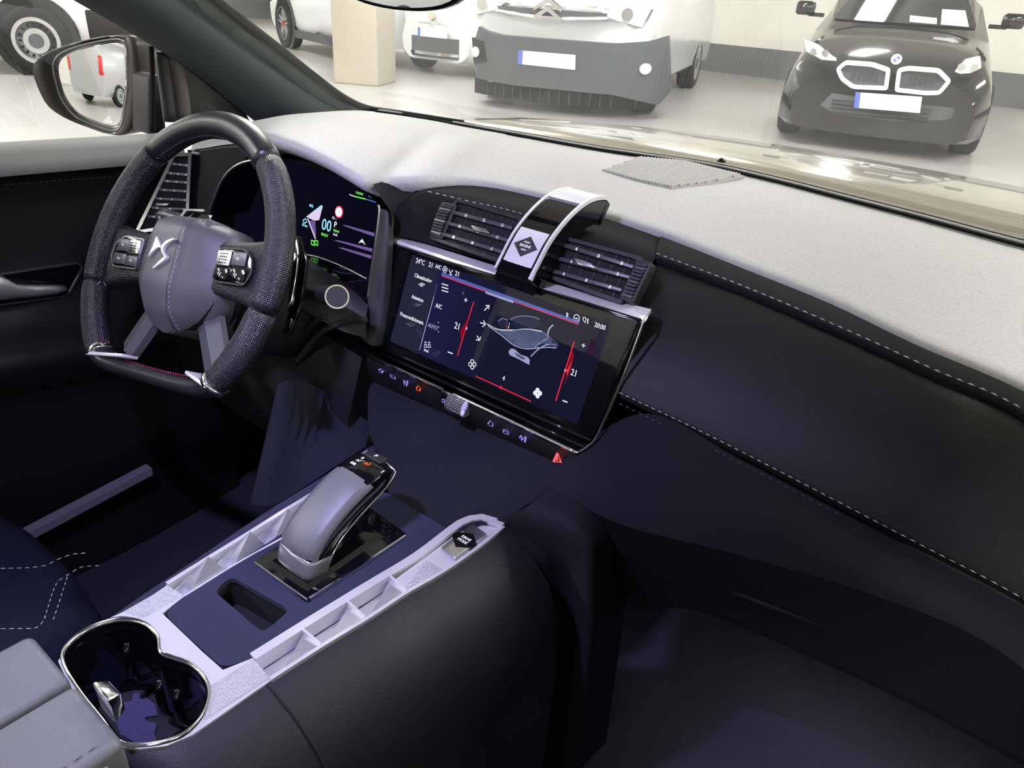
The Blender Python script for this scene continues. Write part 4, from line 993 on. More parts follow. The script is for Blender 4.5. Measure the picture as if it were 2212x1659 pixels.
# airbag cover: raised centre panel and two sloping side panels
def halfw(b): # half width of the hub at height b
    K = [(-.084,.010),(-.078,.040),(-.066,.058),(-.045,.076),(-.020,.085),(.0,.087),(.025,.083),(.042,.076),(.052,.062),(.056,.045)]
    for (b0,w0),(b1,w1) in zip(K,K[1:]):
        if b <= b1: return w0+(w1-w0)*max(0,(b-b0)/(b1-b0))
    return K[-1][1]
def cw(b): return .0265-.10*max(0,-.025-b) if b > -.084 else .006    # half width of the raised panel
def hubh(a, b):
    w = max(halfw(b), .001); c = min(cw(b), w*.7); x = abs(a)
    top_ = .028-.22*max(0,b-.035)-1.2*max(0,b-.046)-.30*max(0,-.03-b)-.6*max(0,-.06-b)
    if x <= c: return top_-.002*(x/c)**2
    k = (x-c)/(w-c); return top_-.002-.004*min(1,k*8)-.030*k**1.6
bs = [-.084+.140*i/24 for i in range(25)]
rows = [[wf.pt(a*cw(b), b, hubh(a*cw(b),b)) for a in [-1+2*j/12 for j in range(13)]] for b in bs]
loft('airbag_panel', rows, 'hub_leather', SW)
for s in (-1, 1):
    rows = []
    for b in bs:
        w = halfw(b); c = min(cw(b), w*.7); row = [wf.pt(s*c*.995, b, hubh(c,b)-.006)]
        row += [wf.pt(s*(c*1.01+(w-c*1.01)*k/10), b, hubh(c*1.01+(w-c*1.01)*k/10,b)) for k in range(11)]
        row += [wf.pt(s*w*.97, b, hubh(w,b)-.022), wf.pt(s*w*.8, b, hubh(w,b)-.04)]
        rows.append(row)
    loft('airbag_side', rows, 'hub_leather', SW)
    e = [wf.pt(s*(cw(b)+.0035), b, hubh(cw(b)+.0035,b)+.0006) for b in bs[1:22]]
    stitch('hub_stitching', e, 'thread_violet' if s > 0 else 'vent_grey', SW, seg=.0035, gap=.0025, r=.0005)
# closing rim behind the hub top and bottom
hb = [(halfw(b), b) for b in bs]; out = [(w,b) for w,b in hb]+[(-w,b) for w,b in reversed(hb)]
prism('hub_back', wf, off2(out,.004), -.045, -.006, 'black_plastic', SW)
prism('hub_top_cap', wf, [(-.047,.044),(.047,.044),(.045,.058),(-.045,.058)], -.03, .006, 'hub_leather', SW, .005)
# emblem: two interlocked blades
ef = Fr(wf.pt(0,.006,.029), wf.x, wf.y)
k = .001
def epoly(L, h=.0022): 
    q = [(x*k,y*k) for x,y in L]; return q
E1 = [(-15,-15),(-9,19),(-3.5,3.5),(-1.5,.5),(-5,-2.5)]
E2 = [(14,20),(12,21),(3,10),(0,3),(1.5,-3),(6,-9),(4.5,-13),(-6,-24),(-7,-22.5),(-1,-14),(-3,-9),(-4.5,-2),(-2.5,6),(2,14)]
E1 = ef.pxs([(341,511),(346,522),(351,535),(343,536),(332,545),(322,556),(333,532)])
_a = [(378,515),(362,521),(353,531),(351,538),(353,546),(358,555),(351,561),(333,579)]; _b = [(379,518),(365,526),(357,534),(355,540),(357,547),(362,556),(354,566),(334,581)]
em = prism('emblem', ef, E1, -.002, .0022, 'ledge_metal', SW, .0003)
_A = [(p.x,p.y) for p in cr([V(*p,0) for p in ef.pxs(_a)],3)]; _B = [(p.x,p.y) for p in cr([V(*p,0) for p in ef.pxs(_b)],3)]
loft('emblem_blade', [[ef.pt(*a_,-.002), ef.pt(*a_,.0022), ef.pt(*b_,.0022), ef.pt(*b_,-.002)] for a_, b_ in zip(_A,_B)], 'ledge_metal', em, smooth=False, cu=True, caps=True, uv=False)
# horizontal spokes
for s in (-1, 1):
    rows = []
    for t in (0,.25,.5,.75,1):
        a = .070+(.168-.070)*t; b0 = -.030-.016*t**2; b1 = .036+.010*t**2; h = .001-.002*t
        rows.append([wf.pt(s*a,b0,h-.016), wf.pt(s*a,b0+.002,h-.004), wf.pt(s*a,b0+.008,h), wf.pt(s*a,(b0+b1)/2,h+.001), wf.pt(s*a,b1-.008,h), wf.pt(s*a,b1-.002,h-.004), wf.pt(s*a,b1,h-.016)])
    loft('spoke', rows, 'rim_perforated', SW)
    # switch pod
    pod = [(.077,.024),(.120,.026),(.138,.016),(.142,.0),(.134,-.014),(.080,-.014)]; pod = [(s*a,b) for a,b in pod]
    pd = prism('switch_pod', wf, rnd(pod,.005,3), -.004, .0045, 'gloss_black', SW, .0008)
    ring('pod_edge', wf, rnd(off2(pod,-.0012),.006,3), rnd(off2(pod,.0006),.005,3), -.004, .0052, 'satin_metal' if s < 0 else 'black_plastic', SW)
    def bq(a0,a1,b0,b1): return [(s*a0,b0),(s*a1,b0),(s*a1,b1),(s*a0,b1)]
    b1_ = prism('switch_key', wf, bq(.079,.104,.004,.022), .0045, .0080, 'plate_white' if False else 'satin_metal', pd, .001)
    b2_ = prism('switch_key', wf, bq(.1055,.130,.006,.022), .0045, .0072, 'slat_grey', pd, .001)
    b3_ = prism('switch_key', wf, bq(.079,.104,-.012,.0015), .0045, .0072, 'slat_grey' if s < 0 else 'gloss_black', pd, .001)
    b4_ = prism('switch_key', wf, bq(.1055,.134,-.011,.003), .0045, .0068, 'slat_grey' if s < 0 else 'gloss_black', pd, .001)
    dots = []
    for i in range(4):
        for j in range(4):
            cx, cy = s*(.0865+i*.0036), .0075+j*.0035; d = .0012
            dots.append(([wf.pt(cx-d,cy,.0084), wf.pt(cx,cy-d,.0084), wf.pt(cx+d,cy,.0084), wf.pt(cx,cy+d,.0084)], [(0,1,2,3)]))
    joined('key_texture', dots, 'gloss_black', b1_)['kind'] = 'stuff'
    for (a,b,bb) in ((.117,.014,b2_),(.091,-.005,b3_),(.119,-.004,b4_)):
        stroke('key_symbol', wf, [(s*a-.003,b-.001),(s*a-.001,b+.002),(s*a+.001,b-.002),(s*a+.003,b+.001)], .0009, .0074, 'white_print', bb)
    # lower spokes: flat blades down to the flat bottom
    rows = []
    for t in (0,.33,.66,1):
        a = .046+.046*t; b = -.050-.070*t; w = .017-.001*t
        rows.append([wf.pt(s*(a-w),b-.006,-.024), wf.pt(s*(a-w*.8),b-.005,-.016), wf.pt(s*(a+w*.1),b+.002,-.012-.002*t), wf.pt(s*(a+w),b+.012,-.020), wf.pt(s*(a+w),b+.012,-.028)])
    loft('lower_spoke', rows, mat('spoke_satin', (.06,.06,.068), .38), SW, smooth=False, cu=True, caps=True)
# cross stitching on the inside of the rim
def rim_stitch(d0, d1, m, name='rim_stitching'):
    polys = []; N = int((d1-d0)/2.2)
    for i in range(N):
        d = d0+(d1-d0)*(i+.5)/N
        for s in (-1, 1):
            ph = [(rad(180-40*1+0), 0)]
            a0, a1 = rad(180-6+s*6), rad(180-6+s*20)
            def pt(dd, ang, e=.0006):
                p = Vector(rimpt(dd)); t = Vector((-math.sin(rad(dd)), math.cos(rad(dd)))); n = Vector((t.y,-t.x)); q = p+n*(r+e)*math.cos(ang); return wf.pt(q.x,q.y,(.0162+e)*math.sin(ang))
            A0, A1 = pt(d-.9,a0), pt(d+.9,a1); B0, B1 = pt(d-.5,a0), pt(d+1.3,a1); C0 = (A0+B1)/2+(wf.o-(A0+B1)/2).normalized()*.0006
            polys.append(([A0,B0,B1,A1,C0], [(0,1,4),(1,2,4),(2,3,4),(3,0,4)]))
    joined(name, polys, m, SW)['kind'] = 'stuff'
rim_stitch(48,126,'vent_grey'); rim_stitch(129,176,'vent_grey'); rim_stitch(193,219,'thread_violet'); rim_stitch(219,226,'thread_red')
stitch('bottom_stitching', [wf.pt(a,b,.0) for a,b in ((-.088,-.122),(-.060,-.1285),(-.02,-.1293),(.03,-.1293),(.07,-.1275))], 'thread_red', SW, seg=.003, gap=.002, r=.0008)
# gear paddles
for s in (-1, 1):
    o_ = [(.105,.062),(.150,.058),(.170,.030),(.178,-.02),(.172,-.055),(.160,-.056),(.158,-.01),(.130,.03),(.108,.045)] if s > 0 else [(.02,.075),(.060,.078),(.075,.068),(.078,.056),(.03,.055)]
    q = [(s*a if s > 0 else -a,b) for a,b in o_]
    pdl = prism('paddle', wf, q, -.046, -.041, 'gloss_black', SW, .001)
qa = [wf.px(x,y,-.040) for x,y in ((634,540),(641,548),(645,560),(640,605),(632,650),(626,664),(622,664),(630,600),(633,560))]
prism('paddle_chrome', wf, qa, -.043, -.038, 'bright_metal', SW, .0008)
qa = [wf.px(x,y,-.040) for x,y in ((384,472),(398,453),(404,451),(440,452),(440,457),(404,455),(390,473))]
prism('paddle_chrome', wf, qa, -.043, -.040, 'satin_metal', SW)
qa = [wf.px(x,y,-.041) for x,y in ((388,474),(402,454),(438,456),(434,470),(420,476))]
prism('paddle', wf, qa, -.046, -.042, 'gloss_black', SW)

# ================================================================== column and stalks
CO = thing('steering_column', 'dark shroud of the steering column behind the wheel', 'steering column', (-.354,.52,.86))
cf = Fr((-.354,.436,.946), _x, _y); rows = []
for h, wx, wy, dy in ((-.045,.055,.050,-.005),(-.07,.075,.062,-.010),(-.12,.085,.068,-.012),(-.17,.09,.068,-.012)):
    rows.append([cf.pt(wx*math.cos(a)*(1 if abs(math.cos(a)) < .8 else .98), dy+wy*math.sin(a), h) for a in [i*math.pi/12 for i in range(24)]])
loft('shroud', rows, 'trim_plastic', CO, cu=True, caps=True, uv=False)
sh = [[PY(648,548,.60), PY(700,582,.60), PY(760,625,.60), PY(795,660,.59)], [PY(650,590,.56), PY(700,620,.56), PY(750,660,.56), PY(790,690,.57)], [PY(640,660,.54), PY(690,690,.545), PY(740,715,.55), PY(790,730,.56)]]
loft('shroud_side', [cr(x,4) for x in sh], 'trim_plastic', CO, uv=False)
ST = thing('wiper_stalk', 'black wiper stalk with chrome-ringed end right of the steering wheel', 'stalk', tuple(PY(728,641,.50)))
e = PY(728,641,.500); b0 = PY(655,625,.53); d = (CAM-e).normalized(); d = (d+V(.5,-.5,.2)).normalized()
tube('arm', cr([b0, PY(680,632,.525), PY(705,638,.515), e-d*.012],4), [.010]*4+[.0105]*4+[.0115]*5, 'black_plastic', ST, 14)
tube('end', [e-d*.016, e-d*.004, e-d*.002], [.0118,.0135,.0130], 'black_plastic', ST, 24)
disc('chrome_ring', e-d*.003, d, .0135, 'bright_metal', ST, 28, .003, r2=.0118); disc('end_cap', e-d*.003, d, .0119, 'black_plastic', ST, 28, .002)
ST2 = thing('indicator_stalk', 'black indicator stalk with lamp symbol left above the hub', 'stalk', tuple(PY(345,470,.52)))
tube('arm', cr([PY(430,490,.53), PY(385,474,.525), PY(360,466,.52), PY(345,470,.518)],5), [.0095]*5+[.010]*5+[.009]*5+[.007], 'slat_grey', ST2, 14)
sfr = Fr(PY(345,471,.507), (1,0,0), (0,.2,1)); stroke('lamp_symbol', sfr, [(.0022*math.cos(i*.9), .0022*math.sin(i*.9)) for i in range(7)], .0008, .0, 'white_print', ST2, True)
# ================================================================== centre console
CN = thing('centre_console', 'centre console with blue suede panel, bright metal rails and cup holders', 'console', (.02,.25,.34))
ZC = .76
cf = Fr((0,0,ZC), (1,0,0), (0,1,0))
def c2(L, h=0): return [cf.px(x,y,h) for x,y in L]
def holed(name, fr, outer, holes, h0, h1, m, parent, wall=None):
    """flat plate with real openings"""
    bm = bmesh.new(); E = []
    loops = [outer]+holes
    for L in loops:
        vs = [bm.verts.new(fr.pt(a,b,h1)) for a,b in L]; E += [bm.edges.new((vs[i], vs[(i+1) % len(vs)])) for i in range(len(vs))]
    bmesh.ops.triangle_fill(bm, use_beauty=True, use_dissolve=False, edges=E, normal=fr.n)
    for L in loops:
        t = [bm.verts.new(fr.pt(a,b,h1)) for a,b in L]; b_ = [bm.verts.new(fr.pt(a,b,h0)) for a,b in L]; n = len(L)
        for i in range(n): bm.faces.new((t[i], t[(i+1) % n], b_[(i+1) % n], b_[i]))
    bmesh.ops.remove_doubles(bm, verts=bm.verts, dist=1e-5)
    bmesh.ops.recalc_face_normals(bm, faces=bm.faces)
    me = bpy.data.meshes.new(name); bm.to_mesh(me); bm.free(); return link(name, me, m, parent)
def simp(L, n): return [(p.x,p.y) for p in resample([V(a,b,0) for a,b in L], n, closed=True)]
cup = cr([V(a,b,0) for a,b in c2([(136,1425),(160,1385),(205,1356),(262,1341),(310,1350),(340,1378),(346,1412),(372,1424),(410,1438),(440,1466),(452,1500),(440,1545),(405,1585),(360,1605),(305,1613),(262,1606),(225,1560),(170,1490)])], 4, True)
cup = [(p.x,p.y) for p in cup]
hole = rnd(c2([(463,1280),(500,1247),(627,1320),(569,1370)]), .008, 4)
srd = rnd(c2([(547,1220),(665,1306),(880,1160),(765,1078)]), .003, 2)
PNL = rnd(c2([(353,1327),(399,1291),(690,1103),(832,1062),(974,1150),(815,1257),(545,1424),(482,1447)]), .012, 4)
holed('suede_panel', cf, PNL, [hole, off2(srd,.004)], -.004, .0015, 'suede_blue', CN)
# tray below the opening
hi = off2(hole,-.001)
loft('tray', [[cf.pt(a,b,.0) for a,b in hi], [cf.pt(a,b,-.035) for a,b in hi]], 'dark_void', CN, cu=True, uv=False)
prism('tray_floor', cf, hi, -.037, -.033, 'black_plastic', CN)
# bright surround of the cup holder
out = c2([(361,1266),(300,1308),(235,1338),(180,1366),(146,1398),(126,1430),(160,1500),(240,1612),(300,1620),(360,1613),(415,1590),(480,1545),(586,1471),(546,1423),(482,1449),(440,1412),(351,1327),(399,1289)])
holed('cup_surround', cf, out, [cup], -.006, .001, 'rail_metal', CN)
prism('knurled_insert', cf, c2([(363,1270),(395,1289),(310,1338),(268,1324)]), .001, .0018, 'knurled_metal', CN)
prism('knurled_insert', cf, c2([(549,1427),(583,1467),(442,1558),(456,1500),(452,1486)]), .001, .0018, 'knurled_metal', CN)
for o_ in list(CN.children):
    if o_.name.startswith('knurled_insert'):
        me = o_.data; ul = me.uv_layers.new(name='UVMap')
        for l in me.loops: ul.data[l.index].uv = (me.vertices[l.vertex_index].co.x, me.vertices[l.vertex_index].co.y)
# cup wells
lipc = off2(cup, -.0015)
loft('cup_lip', [[cf.pt(a,b,-.004) for a,b in lipc], [cf.pt(a,b,.004) for a,b in lipc], [cf.pt(a,b,.0045) for a,b in cup], [cf.pt(a,b,.002) for a,b in off2(cup,.0015)], [cf.pt(a,b,-.008) for a,b in off2(cup,.003)]], 'bright_metal', CN, cu=True, uv=False)
loft('cup_well', [[cf.pt(a,b,.001) for a,b in off2(cup,.0022)], [cf.pt(a,b,-.02) for a,b in off2(cup,.003)], [cf.pt(a,b,-.080) for a,b in off2(cup,.006)]], 'gloss_black', CN, cu=True, uv=False)
prism('cup_floor', cf, off2(cup,.004), -.086, -.080, 'black_plastic', CN)
mf = Fr((0,0,ZC-.080),(1,0,0),(0,1,0))
mq = [mf.px(x,y) for x,y in ((240,1515),(262,1500),(268,1520),(285,1518),(288,1500),(310,1502),(335,1525),(342,1548),(315,1552),(314,1560),(340,1565),(335,1590),(342,1608),(300,1611),(262,1590),(250,1560)) ]
o_ = prism('cup_mat', mf, mq, .0, .002, 'rubber_mat', CN)
me = o_.data; ul = me.uv_layers.new(name='UVMap')
for l in me.loops: ul.data[l.index].uv = (me.vertices[l.vertex_index].co.x, me.vertices[l.vertex_index].co.y)
for x, y, x2, y2 in ((281,1390,273,1440), (389,1490,385,1535), (350,1470,352,1500)):
    a, b = Vector(cf.px(x,y,-.01)), None
    p0 = cf.pt(a.x,a.y,-.008); p1 = p0+V(0,0,-.045); tube('cup_grip', [p0+V(0,-.002,0), p0+V(0,-.004,-.01), p1+V(0,-.004,.01), p1], [.002,.004,.004,.002], 'gloss_black', CN, 8)
# left rail: border strips and pyramids
def strip(name, L, w, h0, h1, m, n=24, parent=None, bevel=.0008):
    P = resample(cr([V(*cf.px(x,y),0) for x,y in L],5), n); lo = []; 
    rows = []
    for i, p in enumerate(P):
        t = (P[min(i+1,n-1)]-P[max(i-1,0)]).normalized(); q = V(-t.y,t.x,0)*w/2
        rows.append([cf.pt(p.x-q.x,p.y-q.y,h0), cf.pt(p.x-q.x,p.y-q.y,h1), cf.pt(p.x+q.x,p.y+q.y,h1), cf.pt(p.x+q.x,p.y+q.y,h0)])
    return loft(name, rows, m, parent or CN, smooth=False, cu=True, caps=True, uv=False)
strip('rail_strip', [(362,1265),(440,1216),(526,1163),(610,1110),(690,1060),(760,1005),(795,978)], .0045, -.012, .003, 'rail_metal')
strip('rail_strip', [(399,1290),(520,1215),(650,1143),(745,1084)], .0022, -.012, .002, 'rail_metal')
strip('rail_strip', [(795,978),(812,985),(826,1001)], .005, -.01, .003, 'satin_metal', 8)
flo = c2([(363,1270),(440,1222),(690,1066),(790,985),(822,1003),(745,1084),(399,1290)])
prism('rail_floor', cf, flo, -.026, -.022, 'slat_grey', CN)
ol = resample([V(*cf.px(x,y),0) for x,y in ((366,1270),(700,1060))], 5); il = resample([V(*cf.px(x,y),0) for x,y in ((401,1287),(735,1083))], 5)
for i in range(4):
    a, b, c, d = ol[i], ol[i+1], il[i+1], il[i]
    e = .012
    ctr = (a*.12+b*.33+c*.40+d*.15); mv = a.lerp(d,.5)*.75+b.lerp(c,.5)*.25
    vs = [cf.pt(a.x,a.y,-.006), cf.pt(b.x,b.y,-.006), cf.pt(c.x,c.y,-.006), cf.pt(d.x,d.y,-.006), cf.pt(ctr.x,ctr.y,.019), cf.pt(mv.x,mv.y,-.016), cf.pt(*(b.lerp(c,.5)*.72+a.lerp(d,.5)*.28).xy,-.002)]
    py = mesh('pyramid_switch', vs, [(0,5,4),(0,4,1),(1,4,2),(2,4,3),(3,4,5),(0,3,5)], 'facet_metal', CN)
# right rail
strip('rail_strip', [(547,1424),(672,1345),(800,1266),(900,1205),(985,1140),(1012,1126),(1040,1121),(1088,1137)], .009, -.012, .0035, 'rail_metal')
strip('rail_strip', [(585,1470),(700,1396),(800,1335),(877,1284),(960,1236),(1040,1180),(1088,1140)], .0035, -.012, .0025, 'rail_metal')
flo = c2([(552,1428),(672,1352),(800,1272),(905,1212),(900,1268),(800,1333),(700,1392),(587,1466)])
prism('rail_floor', cf, flo, -.026, -.022, 'slat_grey', CN)
il = [V(*cf.px(x,y),0) for x,y in ((563,1424),(655,1366),(752,1306),(842,1250),(905,1212))]; ol = [V(*cf.px(x,y),0) for x,y in ((592,1463),(694,1397),(789,1337),(880,1280),(905,1262))]
for i in range(3):
    a, b, c, d = il[i], il[i+1], ol[i+1], ol[i]
    q1 = a.lerp(b,.55).lerp(d.lerp(c,.55),.45)
    vs = [cf.pt(a.x,a.y,-.013), cf.pt(b.x,b.y,-.002), cf.pt(c.x,c.y,.0), cf.pt(d.x,d.y,-.006), cf.pt(q1.x,q1.y,-.004), cf.pt(*a.lerp(b,.9).xy,-.012)]
    w = mesh('wedge_switch', vs, [(0,4,3),(3,4,2),(4,1,2),(0,5,4),(5,1,4)], 'facet_metal', CN)
    n = (c-b).normalized(); t = V(-n.y,n.x,0)*.0012
    vs = [cf.pt(*(b-t).xy,-.012), cf.pt(*(b+t).xy,-.012), cf.pt(*(c+t).xy,-.012), cf.pt(*(c-t).xy,-.012), cf.pt(*(b-t).xy,.004), cf.pt(*(b+t).xy,.004), cf.pt(*(c+t).xy,.003), cf.pt(*(c-t).xy,.003)]
    mesh('switch_fin', vs, [(0,3,2,1),(4,5,6,7),(0,1,5,4),(1,2,6,5),(2,3,7,6),(3,0,4,7)], 'rail_metal', w)
mq = c2([(845,1256),(905,1212),(990,1150),(1030,1130),(1083,1141),(1035,1180),(960,1232),(884,1279)])
mp = prism('mode_plate', cf, mq, -.008, -.001, 'rail_metal', CN)
ki = prism('knurled_insert', cf, c2([(876,1270),(924,1212),(956,1230),(888,1275)]), -.001, .0002, 'knurled_metal', CN)
ul = ki.data.uv_layers.new(name='UVMap')
for l in ki.data.loops: ul.data[l.index].uv = (ki.data.vertices[l.vertex_index].co.x, ki.data.vertices[l.vertex_index].co.y)
me = mp.data; ul = me.uv_layers.new(name='UVMap')
for l in me.loops: ul.data[l.index].uv = (me.vertices[l.vertex_index].co.x, me.vertices[l.vertex_index].co.y)
b4 = c2([(953,1186),(1022,1136),(1051,1158),(984,1211)])
bb = prism('mode_button', cf, b4, -.001, .003, 'satin_metal', CN, .0008)
ctr = [sum(p[k] for p in b4)/4 for k in (0,1)]; ux = (Vector(b4[1])-Vector(b4[0])).normalized(); uy = (Vector(b4[0])-Vector(b4[3])).normalized()
mbf = Fr(cf.pt(ctr[0],ctr[1],.003), (ux.x,ux.y,0), (-ux.y,ux.x,0)) 
mbf = Fr(cf.pt(ctr[0],ctr[1],.003), (1,0,0), (0,1,0))
prism('mode_diamond', mbf, [(-.0145,-.003),(-.0145,.003),(0,.0135),(.0145,.003),(.0145,-.003),(0,-.0135)], .0, .0008, 'gloss_black', bb)
text('DRIVE', mbf, 0, .0026, .0008, .0036, 'white_print', bb, sx=.85); text('MODE', mbf, 0, -.0030, .0008, .0036, 'white_print', bb, sx=.85)
# console shoulders and flanks
le = [(128,1432),(200,1372),(290,1300),(420,1212),(560,1116),(690,1034),(790,972),(815,960)]
ri = [(126,1428),(180,1364),(300,1306),(440,1214),(560,1140),(690,1058),(794,975),(826,990)]
A = cr([cf.pt(*cf.px(x,y,-.006),-.006) for x,y in le],4); Bq = cr([cf.pt(*cf.px(x,y,-.001),-.001) for x,y in ri],4)
loft('left_shoulder', [Bq, [a.lerp(b,.15)+V(0,0,.002) for a,b in zip(A,Bq)], A, [p+V(-.012,0,-.02) for p in A], [p+V(-.03,0,-.12) for p in A], [p+V(-.04,0,-.42) for p in A]], 'suede_blue', CN, uv=False)
ro = [(230,1612),(300,1622),(365,1615),(440,1572),(587,1473),(700,1399),(800,1338),(877,1287),(960,1239),(1040,1183),(1092,1138)]
A = cr([cf.pt(*cf.px(x,y,-.001),-.001) for x,y in ro],4)
sl = [(0,.0),(.010,-.003),(.035,-.016),(.060,-.040),(.078,-.080),(.082,-.16),(.075,-.45)]
loft('right_flank', [[p+V(dx,0,dz) for p in A] for dx,dz in sl], 'flank_leather', CN, uv=False)
g = [A[16]+V(dx,-.004+dx*.05,dz+.0006) for dx,dz in sl[:6]]
tube('flank_seam', g, .0012, 'dark_void', CN, 6)
# ramp up to the touchscreen
tp = [PY(798,818,.602), PY(862,850,.602), PY(960,892,.602), PY(1060,936,.602), PY(1160,980,.602), PY(1232,1012,.602)]
bm_ = [cf.pt(*cf.px(x,y,.001),.001) for x,y in ((826,992),(838,1060),(880,1088),(925,1116),(972,1147),(1060,1128))]
tp = cr(tp,4); bm2 = cr(bm_,4)
loft('ramp', [tp]+[[a.lerp(b,t)+V(0,-.012*math.sin(math.pi*t),-.010*math.sin(math.pi*t)) for a,b in zip(tp,bm2)] for t in (.2,.4,.6,.8,.93)]+[bm2], mat('ramp_suede', (.011,.0115,.018), .95, noise=.2, nscale=700, spec=.2), CN, uv=False)
# right shoulder between ramp, lower dash and flank
s0 = cr([PY(1236,1010,.602), PY(1190,1044,.565), PY(1140,1094,.515), cf.pt(*cf.px(1066,1126,.0),.0), cf.pt(*cf.px(1086,1137,.0),.0)],5)
s1 = cr([PY(1300,1020,.60), PY(1262,1085,.555), PY(1215,1130,.51), PZ(1165,1178,.750), PZ(1130,1200,.745)],5)
s2_ = cr([PY(1345,1125,.60), PY(1300,1142,.55), PY(1260,1170,.51), PZ(1210,1212,.725), PZ(1160,1250,.715)],5)
s3_ = [p+V(.01,.02,-.12) for p in s2_]; s4_ = [p+V(.005,.04,-.40) for p in s2_]
loft('shoulder', [s0,s1,s2_,s3_,s4_], 'suede_dark', CN, uv=False)

# ================================================================== gear selector
GS = thing('gear_selector', 'leather and gloss black gear selector with chrome edge on its black plinth', 'gear selector', (.01,.35,ZC))
prism('plinth', cf, srd, -.004, .004, 'gloss_black', GS, .0012)
strip('plinth_edge', [(669,1301),(775,1233),(876,1165)], .002, .002, .0055, 'bright_metal', 8, GS)
strip('plinth_edge', [(551,1222),(600,1258),(664,1303)], .0012, .002, .005, 'satin_metal', 8, GS)
bq = c2([(575,1225),(665,1285),(830,1165),(775,1120)])
rows = [[cf.pt(a,b,.004) for a,b in bq], [cf.pt(a,b,.008) for a,b in off2(bq,.004)], [cf.pt(a,b,.010) for a,b in off2(bq,.016)]]
loft('plinth_ridge', rows, 'gloss_black', GS, smooth=False, cu=True, caps=True, uv=False)
T_ = [(.310,.764),(.315,.782),(.322,.796),(.335,.809),(.355,.822),(.380,.834),(.400,.841),(.414,.842),(.424,.836)]
U_ = [(.335,.762),(.343,.777),(.352,.788),(.365,.797),(.380,.805),(.396,.812),(.410,.818),(.420,.825),(.426,.831)]
T_ = cr([V(0,y,z) for y,z in T_],4); U_ = cr([V(0,y,z) for y,z in U_],4); nL = len(T_)
xL, xR = -.014, .034
def lsec(i, g=0, x0=xL, x1=xR, rr=.006, top_only=False):
    t, u = T_[i], U_[i]; d = (t-u); L = d.length; d = d/L; m_ = .55
    e = 1-.14*max(0,(i/nL-.75)/.25)
    xc = (x0+x1)/2; hw = (x1-x0)/2*e
    lo = u; w = min(rr, L*.45)
    P = [(-hw*.86,0),(-hw,w*.8),(-hw,L-w),(-hw+w*.3,L-w*.3),(-hw+w,L),(0,L+.0012),(hw-w,L),(hw-w*.3,L-w*.3),(hw,L-w),(hw,w*.8),(hw*.86,0)]
    return [u+d*b+V(xc+a,0,0) for a,b in P]
loft('lever_body', [lsec(i) for i in range(nL)], 'gloss_black', GS, cu=True, caps=True, uv=False)
# leather saddle on the back of the lever
def sad(i, k):
    t, u = T_[i], U_[i]; d = (t-u).normalized(); L = (t-u).length; x0, x1 = xL-.0012, xR+.0008; hw = (x1-x0)/2; xc = (x0+x1)/2; w = .008
    P = [(-hw,L*.35),(-hw,L-w),(-hw+w*.3,L-w*.3+k),(-hw+w,L+k),(0,L+k+.0025),(hw-w,L+k),(hw-w*.3,L-w*.3+k),(hw,L-w*.8),(hw,L-w*.95)]
    return [u+d*b+V(xc+a,0,0) for a,b in P]
i0, i1 = 5, 22
loft('leather_saddle', [sad(i, .0022*min(1,(i-i0)/2,(i1-i)/2)) for i in range(i0,i1+1)], mat('saddle_leather', (.09,.09,.097), .4, bump=.2, bscale=1500), GS, uv=False)
loft('base_collar', [[u_+ (c_-u_)*1.05 for c_, u_ in zip(lsec(i), [T_[i].lerp(U_[i],.5)+V((xL+xR)/2,0,0)]*11)] for i in (0,2,4,5)], mat('collar_satin', (.20,.20,.21), .3, metal=.6), GS, cu=True, caps=True, uv=False)
tube('chrome_edge', [U_[i]+V(xR-.002,-.0005,.0012) for i in range(1,nL)]+[T_[-1]+V(xR-.004,.001,-.001), T_[-1]+V(.01,.003,.001), T_[-1]+V(xL+.006,.002,0)], .0012, 'bright_metal', GS, 6)
tube('chrome_edge', [T_[i].lerp(U_[i],.4)+V(xL-.0012,0,0) for i in range(16,26)], .001, 'satin_metal', GS, 6)
hf = Fr(T_[27]+V((xL+xR)/2,0,.0014), (1,0,0), (T_[30]-T_[24]))
pk = prism('park_button', hf, rnd([(-.0125,.003),(.0125,.003),(.0115,.0145),(-.0115,.0145)],.002,2), -.001, .0012, 'black_plastic', GS, .0004)
text('P', hf, 0, .009, .0013, .0042, 'white_print', pk)
text('R', hf, -.006, -.003, .0006, .0036, 'white_print', GS); text('N', hf, -.006, -.009, .0002, .0036, 'white_print', GS); text('D/B', hf, -.006, -.0150, -.0006, .0036, 'white_print', GS, sx=.8)
text('P', hf, .0035, -.0075, .0003, .0042, 'scr_orange', GS); stroke('lit_symbol', hf, [(.006,-.0095),(.0085,-.0065),(.006,-.004)], .0012, .0008, 'scr_orange', GS)

